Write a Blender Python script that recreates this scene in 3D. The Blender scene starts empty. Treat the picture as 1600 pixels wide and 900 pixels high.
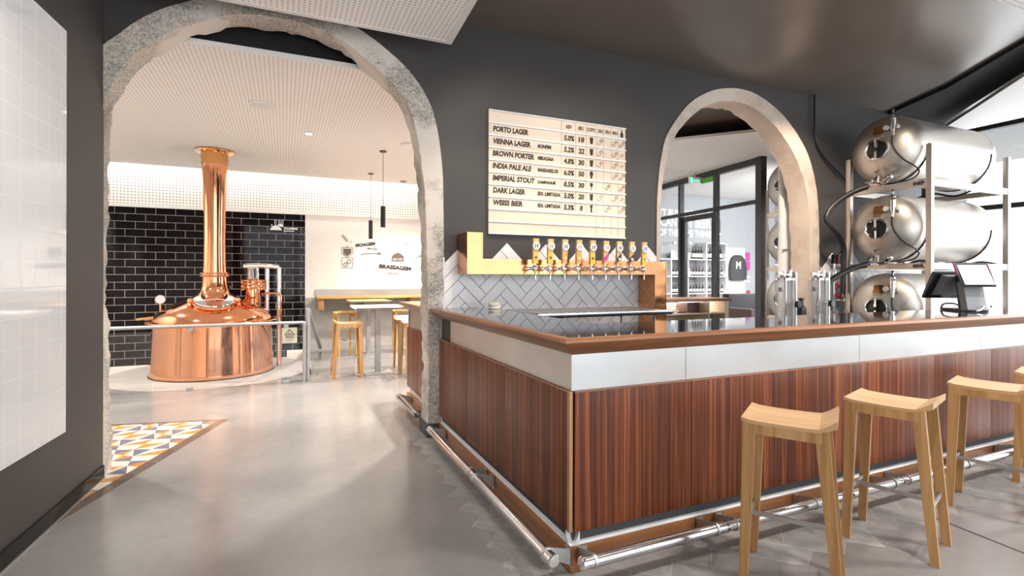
import bpy, bmesh, math, random
from mathutils import Vector, Matrix
random.seed(7)
PI = math.pi
S = bpy.context.scene
COL = S.collection

# ------------------------------------------------------------------ camera, world, lights, exposure
FPX, YAW, ROLL, CAMH, HY = 805.82, 0.41545, 0.002479, 1.42, 430.38
cd = bpy.data.cameras.new('camera'); cam = bpy.data.objects.new('camera', cd); COL.objects.link(cam)
cd.sensor_width = 36; cd.lens = 36 * FPX / 1600; cd.shift_y = (HY - 450) / 1600; cd.clip_start = .02; cd.clip_end = 200
_F = Vector((math.sin(YAW), math.cos(YAW), 0)); _R0 = Vector((math.cos(YAW), -math.sin(YAW), 0)); _U0 = Vector((0, 0, 1))
_R = _R0 * math.cos(ROLL) + _U0 * math.sin(ROLL); _U = -_R0 * math.sin(ROLL) + _U0 * math.cos(ROLL)
cam.matrix_world = Matrix(((_R.x, _U.x, -_F.x, 0), (_R.y, _U.y, -_F.y, 0), (_R.z, _U.z, -_F.z, CAMH), (0, 0, 0, 1)))
S.camera = cam
S.view_settings.view_transform = 'Standard'; S.view_settings.look = 'None'
S.view_settings.gamma = 1; S.view_settings.use_curve_mapping = False
S.view_settings.exposure = 0.85
S.cycles.use_denoising = True
S.cycles.max_bounces = 8; S.cycles.diffuse_bounces = 4; S.cycles.glossy_bounces = 5; S.cycles.transparent_max_bounces = 12
S.cycles.sample_clamp_indirect = 6; S.cycles.caustics_reflective = False; S.cycles.caustics_refractive = False
w = bpy.data.worlds.new('world'); S.world = w; w.use_nodes = True
bg = w.node_tree.nodes['Background']; bg.inputs[0].default_value = (.93, .965, 1, 1); bg.inputs[1].default_value = 1.15

def area(name, loc, target, sx, sy, watts, col=(1, 1, 1)):
    l = bpy.data.lights.new(name, 'AREA'); l.shape = 'RECTANGLE'; l.size = sx; l.size_y = sy; l.energy = watts; l.color = col
    o = bpy.data.objects.new(name, l); COL.objects.link(o); o.location = loc
    o.rotation_euler = (Vector(target) - Vector(loc)).to_track_quat('-Z', 'Y').to_euler(); return o
def spot(name, loc, target, watts, col=(1, .86, .7), ang=70, blend=.6, r=.04):
    l = bpy.data.lights.new(name, 'SPOT'); l.energy = watts; l.color = col; l.spot_size = math.radians(ang); l.spot_blend = blend; l.shadow_soft_size = r
    o = bpy.data.objects.new(name, l); COL.objects.link(o); o.location = loc
    o.rotation_euler = (Vector(target) - Vector(loc)).to_track_quat('-Z', 'Y').to_euler(); return o
WARM = (1, .84, .68); DAY = (.95, .975, 1)
# daylight through the street windows behind the camera and on the right
area('daylight_street', (2.5, -2.9, 1.9), (2.5, 3, 1.2), 8, 3.0, 70, DAY)
area('daylight_side', (9.4, 2.0, 2.0), (4, 2.6, 1.3), 7, 2.8, 120, DAY)
area('fill_shop', (11.0, 6.6, 2.6), (10.6, 10.4, 1.6), 4.0, 1.6, 130, DAY)  # area light added to brighten the shop; no window stands there
for x, y in [(4.2, 6.6), (5.6, 7.6), (6.6, 5.4), (9.3, 8.6), (11.2, 8.4)]:  # unseen spots added to brighten the back hall and the shop
    spot('downlight', (x, y, 3.4), (x, y, 0), 260, (1, .96, .92), 130, .9, .12)
# brewing room: first downlight is seen, the others are unseen and added for brightness
for k, (x, y) in enumerate([(.28, 7.1), (-2.4, 6.2), (-2.9, 8.6), (1.7, 5.4), (2.6, 7.4), (2.75, 9.2)]):
    spot('downlight', (x, y, 3.2), (x * .8, y, 0), (180, 280, 430, 360, 400, 430)[k], (1, .91, .82), 120, .8, .05)
for x, tx in ((.9, 1.2), (2.0, 2.0)): spot('wall_fill', (x, 8.3, 3.2), (tx, 10.6, 1.55), 30, (1, .93, .86), 85, .9, .08)  # unseen spots added to brighten the far white wall
# front room: one downlight inferred from its reflection, the rest added for floor brightness
for x, y in [(-.6, 1.2), (.5, 2.9), (-.65, 2.7), (.9, .8), (2.6, .9), (4.2, 1.0), (6.0, 1.4)]:
    spot('downlight', (x, y, 3.3), (x, y, 0), 150 if x > 2 else 34, (1, .93, .86), 125, .9, .12)
# track spots over the bar
for x, tx, tz in [(1.9, 2.0, 2.3), (3.0, 2.9, 2.3)]:
    spot('track_spot', (x, 2.2, 3.62), (tx, 4.42, tz - .25), 42, (1, .88, .74), 62, .7, .05)
for x in (1.6, 2.5, 3.4): spot('track_spot', (x, 3.1, 3.62), (x, 4.4, 1.0), 52, (1, .85, .68), 60, .7, .04)
spot('track_spot', (4.7, 3.0, 3.62), (6.0, 4.6, 2.3), 200, (1, .83, .66), 50, .8, .05)
spot('track_spot', (5.2, 2.6, 3.62), (6.5, 3.6, 1.8), 60, (1, .8, .58), 60, .8, .05)

# ------------------------------------------------------------------ helpers
class MB:
    def __init__(s): s.v = []; s.f = []
    def add(s, vs, fs):
        b = len(s.v); s.v += [tuple(v) for v in vs]; s.f += [tuple(i + b for i in f) for f in fs]; return s
    def box(s, x0, x1, y0, y1, z0, z1, bev=0):
        if bev:
            bm = bmesh.new(); bmesh.ops.create_cube(bm, size=1)
            for v in bm.verts: v.co = Vector(((x0 + x1) / 2 + v.co.x * (x1 - x0), (y0 + y1) / 2 + v.co.y * (y1 - y0), (z0 + z1) / 2 + v.co.z * (z1 - z0)))
            bmesh.ops.bevel(bm, geom=bm.edges[:], offset=bev, segments=2, profile=.7, affect='EDGES'); s.bm(bm); return s
        vs = [(x, y, z) for z in (z0, z1) for y in (y0, y1) for x in (x0, x1)]
        return s.add(vs, [(0, 2, 3, 1), (4, 5, 7, 6), (0, 1, 5, 4), (2, 6, 7, 3), (0, 4, 6, 2), (1, 3, 7, 5)])
    def bm(s, bm):
        bm.verts.ensure_lookup_table(); bm.verts.index_update()
        s.add([v.co[:] for v in bm.verts], [[v.index for v in f.verts] for f in bm.faces]); bm.free()
    def hexa(s, bot, top):           # 4 bottom points, 4 top points (same order)
        return s.add(list(bot) + list(top), [(3, 2, 1, 0), (4, 5, 6, 7), (0, 1, 5, 4), (1, 2, 6, 5), (2, 3, 7, 6), (3, 0, 4, 7)])
    def cyl(s, p0, p1, r0, r1=None, n=20, cap=True):
        r1 = r0 if r1 is None else r1; p0 = Vector(p0); p1 = Vector(p1); d = (p1 - p0).normalized()
        u = d.orthogonal().normalized(); w_ = d.cross(u)
        vs = []
        for p, r in ((p0, r0), (p1, r1)):
            for i in range(n):
                a = 2 * PI * i / n; vs.append(p + u * (r * math.cos(a)) + w_ * (r * math.sin(a)))
        fs = [(i, (i + 1) % n, n + (i + 1) % n, n + i) for i in range(n)]
        if cap: fs += [tuple(range(n - 1, -1, -1)), tuple(range(n, 2 * n))]
        return s.add(vs, fs)
    def lathe(s, prof, c=(0, 0, 0), axis=(0, 0, 1), n=40):
        d = Vector(axis).normalized(); u = d.orthogonal().normalized() if abs(d.z) < .999 else Vector((1, 0, 0)); w_ = d.cross(u); c = Vector(c)
        vs = []; m = len(prof)
        for r, h in prof:
            for i in range(n):
                a = 2 * PI * i / n; vs.append(c + d * h + u * (r * math.cos(a)) + w_ * (r * math.sin(a)))
        fs = [(k * n + i, k * n + (i + 1) % n, (k + 1) * n + (i + 1) % n, (k + 1) * n + i) for k in range(m - 1) for i in range(n)]
        if prof[0][0] > 1e-4: fs.append(tuple(range(n - 1, -1, -1)))
        if prof[-1][0] > 1e-4: fs.append(tuple(range((m - 1) * n, m * n)))
        return s.add(vs, fs)
    def tube(s, pts, r, n=10, smooth=True, sub=8):
        P = catmull([Vector(p) for p in pts], sub) if smooth and len(pts) > 2 else [Vector(p) for p in pts]
        t0 = (P[1] - P[0]).normalized(); u = t0.orthogonal().normalized(); vs = []
        for i, p in enumerate(P):
            t = (P[min(i + 1, len(P) - 1)] - P[max(i - 1, 0)]).normalized()
            u = (u - t * u.dot(t)).normalized(); w_ = t.cross(u)
            for k in range(n):
                a = 2 * PI * k / n; vs.append(p + u * (r * math.cos(a)) + w_ * (r * math.sin(a)))
        m = len(P); fs = [(k * n + i, k * n + (i + 1) % n, (k + 1) * n + (i + 1) % n, (k + 1) * n + i) for k in range(m - 1) for i in range(n)]
        fs += [tuple(range(n - 1, -1, -1)), tuple(range((m - 1) * n, m * n))]
        return s.add(vs, fs)
    def prism(s, poly, plane, d0, d1):   # poly in 2D; plane 'xz' extrudes in y, 'xy' in z, 'yz' in x
        f = {'xz': lambda a, b, d: (a, d, b), 'xy': lambda a, b, d: (a, b, d), 'yz': lambda a, b, d: (d, a, b)}[plane]
        n = len(poly); vs = [f(a, b, d0) for a, b in poly] + [f(a, b, d1) for a, b in poly]
        return s.add(vs, [tuple(range(n - 1, -1, -1)), tuple(range(n, 2 * n))] + [(i, (i + 1) % n, n + (i + 1) % n, n + i) for i in range(n)])
    def sphere(s, c, r, n=16, m=10, sc=(1, 1, 1)):
        prof = [(max(1e-5, math.sin(PI * k / m)), -math.cos(PI * k / m)) for k in range(m + 1)]
        b = MB().lathe(prof, n=n); return s.add([(c[0] + v[0] * r * sc[0], c[1] + v[1] * r * sc[1], c[2] + v[2] * r * sc[2]) for v in b.v], b.f)
    def join(s, o, M=None):
        return s.add([(M @ Vector(v))[:] for v in o.v] if M else o.v, o.f)

def catmull(P, sub):
    out = []
    for i in range(len(P) - 1):
        a = P[max(i - 1, 0)]; b = P[i]; c = P[i + 1]; d = P[min(i + 2, len(P) - 1)]
        for k in range(sub):
            t = k / sub; out.append(.5 * ((2 * b) + (c - a) * t + (2 * a - 5 * b + 4 * c - d) * t * t + (3 * b - a - 3 * c + d) * t ** 3))
    out.append(P[-1]); return out

def obj(name, mb, m, parent=None, smooth=35):
    me = bpy.data.meshes.new(name); me.from_pydata(mb.v, [], mb.f); me.validate(); 
    b = bmesh.new(); b.from_mesh(me); bmesh.ops.recalc_face_normals(b, faces=b.faces[:]); b.to_mesh(me); b.free()
    if smooth:
        me.polygons.foreach_set('use_smooth', [True] * len(me.polygons)); me.set_sharp_from_angle(angle=math.radians(smooth))
    me.materials.append(m); o = bpy.data.objects.new(name, me); COL.objects.link(o)
    if parent is not None:
        o.parent = parent
        if parent.parent is None and parent.type == 'EMPTY': o.location = -parent.location
    return o
def tag(o, label, cat, group=None, kind=None):
    o['label'] = label; o['category'] = cat
    if group: o['group'] = group
    if kind: o['kind'] = kind
    return o
def thing(name, label, cat, loc=(0, 0, 0), group=None):
    o = bpy.data.objects.new(name, None); COL.objects.link(o); o.location = loc; o.empty_display_size = .1
    return tag(o, label, cat, group)
def struct(name, mb, m, smooth=35):
    o = obj(name, mb, m, None, smooth); o['kind'] = 'structure'; return o
def dup(root, loc, rotz=0, label=None, group=None):
    def cp(o, par):
        c = o.copy(); COL.objects.link(c)
        if par is not None: c.parent = par
        for ch in list(o.children): cp(ch, c)
        return c
    r = cp(root, None); r.location = loc; r.rotation_euler = (0, 0, rotz)
    if label: r['label'] = label
    if group: r['group'] = group
    return r
def text(s, box, plane_y, depth=.003, slant=0, bold=.02, rot=0, fit=True):
    """lettering facing -Y, fitted to box (x0, x1, z0, z1); returns MB"""
    c = bpy.data.curves.new('t', 'FONT'); c.body = s; c.size = 1; c.extrude = .001; c.offset = bold; c.shear = slant; c.resolution_u = 3
    o = bpy.data.objects.new('t', c); COL.objects.link(o)
    bpy.context.view_layer.update()
    me = bpy.data.meshes.new_from_object(o.evaluated_get(bpy.context.evaluated_depsgraph_get()))
    bpy.data.objects.remove(o); bpy.data.curves.remove(c)
    V = [v.co.copy() for v in me.vertices]; F = [tuple(p.vertices) for p in me.polygons]; bpy.data.meshes.remove(me)
    if rot: V = [Matrix.Rotation(rot, 3, 'Z') @ v for v in V]
    xs = [v.x for v in V]; ys = [v.y for v in V]; zs = [v.z for v in V]
    x0, x1, z0, z1 = box; mb = MB()
    dx = max(xs) - min(xs); dy = max(ys) - min(ys); dz = max(max(zs) - min(zs), 1e-6)
    mb.add([(x0 + (v.x - min(xs)) / dx * (x1 - x0), plane_y - depth * (v.z - min(zs)) / dz, z0 + (v.y - min(ys)) / dy * (z1 - z0)) for v in V], F)
    return mb
def skew(mb, x0, k):                 # raise lettering along x: slanted baselines of the wall graphics
    mb.v = [(v[0], v[1], v[2] + (v[0] - x0) * k) for v in mb.v]; return mb

# ------------------------------------------------------------------ materials
def nt(name):
    m = bpy.data.materials.new(name); m.use_nodes = True; t = m.node_tree; return m, t, t.nodes['Principled BSDF']
def N(t, typ, **kw):
    n = t.nodes.new(typ)
    for k, v in kw.items():
        if k in n.inputs: n.inputs[k].default_value = v
        else: setattr(n, k, v)
    return n
def ramp(t, stops):
    r = t.nodes.new('ShaderNodeValToRGB'); e = r.color_ramp.elements
    while len(e) < len(stops): e.new(.5)
    for q, (p, c) in zip(e, stops): q.position = p; q.color = (*c, 1)
    return r
def coords(t, scale=(1, 1, 1), rnd=False, rot=(0, 0, 0)):
    tc = t.nodes.new('ShaderNodeTexCoord'); mp = t.nodes.new('ShaderNodeMapping'); mp.inputs['Scale'].default_value = scale; mp.inputs['Rotation'].default_value = rot
    t.links.new(tc.outputs['Object'], mp.inputs['Vector'])
    if rnd:
        oi = t.nodes.new('ShaderNodeObjectInfo'); vm = N(t, 'ShaderNodeVectorMath', operation='SCALE'); vm.inputs[0].default_value = (7.3, 5.1, 3.7)
        ad = N(t, 'ShaderNodeVectorMath', operation='ADD')
        t.links.new(oi.outputs['Random'], vm.inputs['Scale']); t.links.new(mp.outputs[0], ad.inputs[0]); t.links.new(vm.outputs[0], ad.inputs[1]); return ad.outputs[0]
    return mp.outputs[0]
def bump(t, p, src, strength=.2, dist=.01):
    b = N(t, 'ShaderNodeBump'); b.inputs['Strength'].default_value = strength; b.inputs['Distance'].default_value = dist
    t.links.new(src, b.inputs['Height']); t.links.new(b.outputs[0], p.inputs['Normal'])
def plain(name, c, rough=.5, metal=0, var=.06, scale=8, spec=None, coat=0):
    m, t, p = nt(name); v = coords(t)
    no = N(t, 'ShaderNodeTexNoise', Scale=scale, Detail=4.0); t.links.new(v, no.inputs['Vector'])
    r = ramp(t, [(.3, tuple(x * (1 - var) for x in c)), (.7, tuple(min(1, x * (1 + var)) for x in c))])
    t.links.new(no.outputs['Fac'], r.inputs[0]); t.links.new(r.outputs[0], p.inputs['Base Color'])
    p.inputs['Roughness'].default_value = rough; p.inputs['Metallic'].default_value = metal
    if spec is not None: p.inputs['Specular IOR Level'].default_value = spec
    if coat: p.inputs['Coat Weight'].default_value = coat; p.inputs['Coat Roughness'].default_value = .08
    return m
def emis(name, c, s):
    m, t, p = nt(name); p.inputs['Base Color'].default_value = (*c, 1); p.inputs['Emission Color'].default_value = (*c, 1); p.inputs['Emission Strength'].default_value = s; return m
def wood(name, c1, c2, grain='z', rough=.4, fine=38, long=1.2, coat=0, c3=None, spec=.5):
    m, t, p = nt(name); p.inputs['Specular IOR Level'].default_value = spec; sc = {'x': (long, fine, fine), 'y': (fine, long, fine), 'z': (fine, fine, long)}[grain]
    v = coords(t, sc, True); v2 = coords(t, tuple(q * .22 for q in sc), True)
    n1 = N(t, 'ShaderNodeTexNoise', Scale=1.0, Detail=5.0, Roughness=.6, Distortion=.4); t.links.new(v, n1.inputs['Vector'])
    n2 = N(t, 'ShaderNodeTexNoise', Scale=1.0, Detail=3.0, Roughness=.5, Distortion=1.2); t.links.new(v2, n2.inputs['Vector'])
    mx = N(t, 'ShaderNodeMath', operation='MULTIPLY_ADD'); mx.inputs[1].default_value = .55
    h = N(t, 'ShaderNodeMath', operation='MULTIPLY'); h.inputs[1].default_value = .45
    t.links.new(n2.outputs['Fac'], h.inputs[0]); t.links.new(n1.outputs['Fac'], mx.inputs[0]); t.links.new(h.outputs[0], mx.inputs[2])
    st = [(.36, c1), (.62, c2)] if c3 is None else [(.34, c1), (.5, c2), (.66, c3)]
    r = ramp(t, st); t.links.new(mx.outputs[0], r.inputs[0]); t.links.new(r.outputs[0], p.inputs['Base Color'])
    p.inputs['Roughness'].default_value = rough
    if coat: p.inputs['Coat Weight'].default_value = coat; p.inputs['Coat Roughness'].default_value = .12
    bump(t, p, n1.outputs['Fac'], .06, .002); return m
def metal(name, c, rough=.25, brushed=None, var=.1):
    m, t, p = nt(name); p.inputs['Metallic'].default_value = 1
    v = coords(t, brushed or (6, 6, 6)); no = N(t, 'ShaderNodeTexNoise', Scale=1.0, Detail=4.0); t.links.new(v, no.inputs['Vector'])
    r = ramp(t, [(.25, tuple(x * (1 - var) for x in c)), (.75, c)]); t.links.new(no.outputs['Fac'], r.inputs[0]); t.links.new(r.outputs[0], p.inputs['Base Color'])
    mr = N(t, 'ShaderNodeMapRange'); mr.inputs['To Min'].default_value = rough * .75; mr.inputs['To Max'].default_value = rough * 1.3
    t.links.new(no.outputs['Fac'], mr.inputs['Value']); t.links.new(mr.outputs[0], p.inputs['Roughness']); return m
def perforated(name, c, hole, axes='xy', pitch=.036, rad=.27):
    m, t, p = nt(name); tc = t.nodes.new('ShaderNodeTexCoord'); sx = t.nodes.new('ShaderNodeSeparateXYZ'); t.links.new(tc.outputs['Object'], sx.inputs[0])
    sq = []
    for a in axes:
        d = N(t, 'ShaderNodeMath', operation='DIVIDE'); d.inputs[1].default_value = pitch; t.links.new(sx.outputs['xyz'.index(a)], d.inputs[0])
        f = N(t, 'ShaderNodeMath', operation='FRACT'); t.links.new(d.outputs[0], f.inputs[0])
        s_ = N(t, 'ShaderNodeMath', operation='SUBTRACT'); s_.inputs[1].default_value = .5; t.links.new(f.outputs[0], s_.inputs[0])
        q = N(t, 'ShaderNodeMath', operation='MULTIPLY'); t.links.new(s_.outputs[0], q.inputs[0]); t.links.new(s_.outputs[0], q.inputs[1]); sq.append(q)
    a = N(t, 'ShaderNodeMath', operation='ADD'); t.links.new(sq[0].outputs[0], a.inputs[0]); t.links.new(sq[1].outputs[0], a.inputs[1])
    l = N(t, 'ShaderNodeMath', operation='LESS_THAN'); l.inputs[1].default_value = rad * rad; t.links.new(a.outputs[0], l.inputs[0])
    mx = N(t, 'ShaderNodeMix', data_type='RGBA'); mx.inputs[6].default_value = (*c, 1); mx.inputs[7].default_value = (*hole, 1)
    t.links.new(l.outputs[0], mx.inputs[0]); t.links.new(mx.outputs[2], p.inputs['Base Color']); p.inputs['Roughness'].default_value = .7; return m
def brick(name, c, c2, mortar, bw, bh, ms, axes='xz', rough=.08, off=.5, bumpy=.25, spec=.5):
    m, t, p = nt(name); tc = t.nodes.new('ShaderNodeTexCoord'); sx = t.nodes.new('ShaderNodeSeparateXYZ'); cb = t.nodes.new('ShaderNodeCombineXYZ')
    t.links.new(tc.outputs['Object'], sx.inputs[0])
    for k, a in enumerate(axes): t.links.new(sx.outputs['xyz'.index(a)], cb.inputs[k])
    b = N(t, 'ShaderNodeTexBrick', offset=off); b.inputs['Scale'].default_value = 1; b.inputs['Brick Width'].default_value = bw; b.inputs['Row Height'].default_value = bh
    b.inputs['Mortar Size'].default_value = ms; b.inputs['Mortar Smooth'].default_value = .1
    b.inputs['Color1'].default_value = (*c, 1); b.inputs['Color2'].default_value = (*c2, 1); b.inputs['Mortar'].default_value = (*mortar, 1)
    t.links.new(cb.outputs[0], b.inputs['Vector']); t.links.new(b.outputs['Color'], p.inputs['Base Color'])
    mr = N(t, 'ShaderNodeMapRange'); mr.inputs['To Min'].default_value = rough; mr.inputs['To Max'].default_value = .7; t.links.new(b.outputs['Fac'], mr.inputs['Value']); t.links.new(mr.outputs[0], p.inputs['Roughness'])
    iv = N(t, 'ShaderNodeMath', operation='SUBTRACT'); iv.inputs[0].default_value = 1; t.links.new(b.outputs['Fac'], iv.inputs[1])
    p.inputs['Specular IOR Level'].default_value = spec
    bump(t, p, iv.outputs[0], bumpy, .004); return m
def glass(name, tint=(1, 1, 1), refl=.08):
    m, t, p = nt(name); t.nodes.remove(p); out = t.nodes['Material Output']
    tr = N(t, 'ShaderNodeBsdfTransparent'); tr.inputs[0].default_value = (*tint, 1); gl = N(t, 'ShaderNodeBsdfGlossy'); gl.inputs['Roughness'].default_value = .01
    lw = N(t, 'ShaderNodeLayerWeight'); lw.inputs['Blend'].default_value = .12; mr = N(t, 'ShaderNodeMapRange'); mr.inputs['To Min'].default_value = refl * .35; mr.inputs['To Max'].default_value = .6
    t.links.new(lw.outputs['Fresnel'], mr.inputs['Value']); mx = N(t, 'ShaderNodeMixShader'); t.links.new(mr.outputs[0], mx.inputs[0]); t.links.new(tr.outputs[0], mx.inputs[1]); t.links.new(gl.outputs[0], mx.inputs[2]); t.links.new(mx.outputs[0], out.inputs[0]); return m

def concrete_mat():
    m, t, p = nt('polished_concrete'); v = coords(t)
    a = N(t, 'ShaderNodeTexNoise', Scale=1.1, Detail=4.0, Roughness=.5); b = N(t, 'ShaderNodeTexNoise', Scale=14.0, Detail=6.0, Roughness=.7)
    for n in (a, b): t.links.new(v, n.inputs['Vector'])
    r = ramp(t, [(.25, (.175, .168, .164)), (.5, (.225, .217, .211)), (.78, (.275, .265, .258))]); t.links.new(a.outputs['Fac'], r.inputs[0])
    mx = N(t, 'ShaderNodeMix', data_type='RGBA', blend_type='OVERLAY'); mx.inputs[0].default_value = .3; t.links.new(r.outputs[0], mx.inputs[6]); t.links.new(b.outputs['Color'], mx.inputs[7])
    r2 = ramp(t, [(.3, (.4, .4, .4)), (.7, (.6, .6, .6))]); t.links.new(b.outputs['Fac'], r2.inputs[0]); t.links.new(r2.outputs[0], mx.inputs[7]); t.links.new(mx.outputs[2], p.inputs['Base Color'])
    mr = N(t, 'ShaderNodeMapRange'); mr.inputs['To Min'].default_value = .13; mr.inputs['To Max'].default_value = .25; t.links.new(a.outputs['Fac'], mr.inputs['Value']); t.links.new(mr.outputs[0], p.inputs['Roughness'])
    p.inputs['Specular IOR Level'].default_value = .9; bump(t, p, b.outputs['Fac'], .02, .003); return m
def stone_mat(name, cols, patch, con=.75):
    m, t, p = nt(name); v = coords(t)
    a = N(t, 'ShaderNodeTexNoise', Scale=3.2, Detail=5.0, Roughness=.6); b = N(t, 'ShaderNodeTexNoise', Scale=62.0, Detail=4.0, Roughness=.85); c = N(t, 'ShaderNodeTexVoronoi', Scale=170.0)
    d = N(t, 'ShaderNodeTexNoise', Scale=1.7, Detail=3.0)
    for n in (a, b, c, d): t.links.new(v, n.inputs['Vector'])
    r = ramp(t, [(.3, cols[0]), (.5, cols[1]), (.7, cols[2])]); t.links.new(a.outputs['Fac'], r.inputs[0])
    r2 = ramp(t, [(.38, (.10, .10, .10)), (.5, (.5, .5, .5)), (.64, (.82, .82, .82))]); t.links.new(b.outputs['Fac'], r2.inputs[0])
    mx = N(t, 'ShaderNodeMix', data_type='RGBA', blend_type='OVERLAY'); mx.inputs[0].default_value = con; t.links.new(r.outputs[0], mx.inputs[6]); t.links.new(r2.outputs[0], mx.inputs[7])
    r3 = ramp(t, [(.53, (0, 0, 0)), (.58, (.9, .9, .9))]); t.links.new(d.outputs['Fac'], r3.inputs[0])
    m2 = N(t, 'ShaderNodeMix', data_type='RGBA'); t.links.new(r3.outputs[0], m2.inputs[0]); t.links.new(mx.outputs[2], m2.inputs[6]); m2.inputs[7].default_value = (*patch, 1)
    t.links.new(m2.outputs[2], p.inputs['Base Color']); p.inputs['Roughness'].default_value = .85; bump(t, p, b.outputs['Fac'], .5, .01); return m

M = {}
M['wall_dark'] = plain('dark_grey_paint', (.05, .0445, .042), .5, var=.05, scale=1.5)
M['ceil_dark'] = plain('dark_satin_ceiling', (.17, .135, .112), .26, var=.08, scale=1.2)
M['shade_black'] = plain('black_shade_paint', (.012, .012, .013), .8)  # flat black that stands in for deep shade at the ceilings
M['white'] = plain('white_paint', (.82, .80, .77), .6, var=.02)
M['whiteboard'] = plain('white_enamel', (.83, .83, .83), .3, var=.02)
M['perf_ceil'] = perforated('perforated_ceiling', (.94, .91, .89), (.58, .53, .50), 'xy')
M['perf_wall'] = perforated('perforated_bulkhead', (.82, .80, .77), (.3, .27, .25), 'xz', .05, .24)
M['concrete'] = concrete_mat()
M['plinth'] = plain('pale_plinth_concrete', (.30, .285, .27), .45, var=.08, scale=5)
M['concrete_wall'] = plain('concrete_wall', (.42, .40, .375), .7, var=.12, scale=5)
M['stone'] = stone_mat('grey_granite', [(.36, .325, .29), (.55, .505, .45), (.68, .58, .47)], (.76, .69, .62))
M['stone_warm'] = stone_mat('warm_granite', [(.56, .45, .37), (.66, .55, .46), (.70, .60, .52)], (.74, .63, .53), .32)
M['black_tile'] = brick('black_glazed_brick_tile', (.005, .0035, .005), (.007, .005, .0065), (.38, .35, .33), .29, .129, .004, 'xz', .05, spec=.16)
M['white_tile'] = brick('white_glazed_tile', (.80, .80, .81), (.79, .79, .80), (.86, .86, .86), .142, .15, .002, 'xz', .06, 0, .15)
M['base_black'] = plain('black_gloss_skirting', (.009, .008, .008), .12, spec=.12)
M['mahogany'] = wood('mahogany_veneer', (.030, .008, .005), (.12, .031, .012), 'z', .34, 80, .9, 0, (.30, .095, .032), .28)
M['teak_x'] = wood('teak_edge_x', (.16, .056, .017), (.35, .142, .048), 'x', .36, 30, 1.5, .15)
M['teak_y'] = wood('teak_edge_y', (.16, .056, .017), (.35, .142, .048), 'y', .36, 30, 1.5, .15)
M['teak_z'] = wood('teak_edge_z', (.24, .11, .05), (.46, .25, .12), 'z', .4, 30, 1.5)
M['oak'] = wood('oiled_oak', (.31, .155, .055), (.52, .30, .125), 'z', .42, 34, 1.6)
M['oak_seat'] = wood('oiled_oak_seat', (.42, .235, .10), (.60, .385, .195), 'x', .38, 26, 1.5)
M['amber'] = wood('amber_pine', (.55, .27, .06), (.78, .45, .14), 'z', .45, 26, 1.5)
M['amber_seat'] = wood('amber_pine_seat', (.55, .27, .06), (.78, .45, .14), 'x', .45, 26, 1.5)
M['pine'] = wood('pale_pine_board', (.72, .56, .43), (.83, .70, .57), 'x', .5, 16, .9)
M['tap_wood'] = wood('tap_handle_wood', (.62, .36, .12), (.78, .50, .20), 'z', .4, 40, 3)
M['alu'] = metal('brushed_aluminium', (.62, .63, .63), .40, (1.6, 1.6, 3.2), .25)
M['cove'] = plain('satin_cove_metal', (.62, .63, .63), .45)
M['steel'] = metal('polished_steel', (.74, .74, .75), .14)
M['chrome'] = metal('chrome', (.86, .85, .84), .05)
M['tank'] = metal('satin_tank_steel', (.62, .585, .545), .42, (2, 30, 30), .05)
M['copper'] = metal('polished_copper', (.90, .41, .225), .07, (2, 2, 2), .05)
M['copper_dk'] = metal('copper_band', (.80, .40, .16), .12)
def wavy(m, sc, st):
    t = m.node_tree; v = coords(t, sc); n = N(t, 'ShaderNodeTexNoise', Scale=1.0, Detail=1.0); t.links.new(v, n.inputs['Vector']); bump(t, t.nodes['Principled BSDF'], n.outputs['Fac'], st, .02); return m
M['copper_pipe'] = metal('copper_cladding', (.69, .32, .15), .17, (5, 5, 5), .12)
wavy(M['copper_pipe'], (3.5, 3.5, 5), .7); wavy(M['tank'], (1.5, 3, 3), .02)
M['zinc'] = plain('grey_painted_steel', (.36, .36, .37), .35, .3)
M['stone_top'] = plain('black_polished_top', (.022, .022, .024), .045, 0, .2, 60, 1.0)
M['grey_tile'] = plain('lavender_grey_tile', (.86, .81, .82), .18, 0, .06, 3)
M['grout'] = plain('dark_grout', (.055, .055, .06), .8)
M['ink'] = plain('black_ink', (.025, .021, .018), .6)
M['ink_soft'] = plain('brown_ink', (.12, .09, .08), .6)
M['paint_white'] = plain('white_print', (.85, .85, .85), .5)
M['black'] = plain('black_plastic', (.012, .012, .013), .3)
M['rubber'] = plain('black_rubber', (.014, .014, .015), .4)
M['grey_plastic'] = plain('grey_plastic', (.30, .31, .33), .35)
M['white_plastic'] = plain('white_plastic', (.8, .8, .82), .35)
M['pink'] = plain('magenta_plastic', (.55, .06, .33), .35)
M['red'] = plain('red_plastic', (.55, .03, .06), .35)
M['yellow'] = plain('yellow_label', (.80, .52, .06), .5)
M['orange'] = plain('orange_label', (.75, .32, .03), .5)
M['green'] = plain('green_label', (.12, .38, .06), .5)
M['cream'] = plain('cream_sign', (.78, .72, .55), .5)
M['frame'] = plain('anthracite_frame', (.035, .037, .042), .35)
M['glass'] = glass('clear_glass', (.97, .98, .98))
M['acrylic'] = glass('clear_acrylic', (.96, .955, .96), .2)
def frost(m, f):
    t = m.node_tree; out = t.nodes['Material Output']; src = out.inputs[0].links[0].from_socket; d = N(t, 'ShaderNodeBsdfDiffuse'); d.inputs[0].default_value = (.85, .83, .84, 1); tl = N(t, 'ShaderNodeBsdfTranslucent'); tl.inputs[0].default_value = (.85, .83, .84, 1)
    a = N(t, 'ShaderNodeMixShader'); t.links.new(d.outputs[0], a.inputs[1]); t.links.new(tl.outputs[0], a.inputs[2]); b = N(t, 'ShaderNodeMixShader'); b.inputs[0].default_value = f; t.links.new(src, b.inputs[1]); t.links.new(a.outputs[0], b.inputs[2]); t.links.new(b.outputs[0], out.inputs[0])
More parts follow.
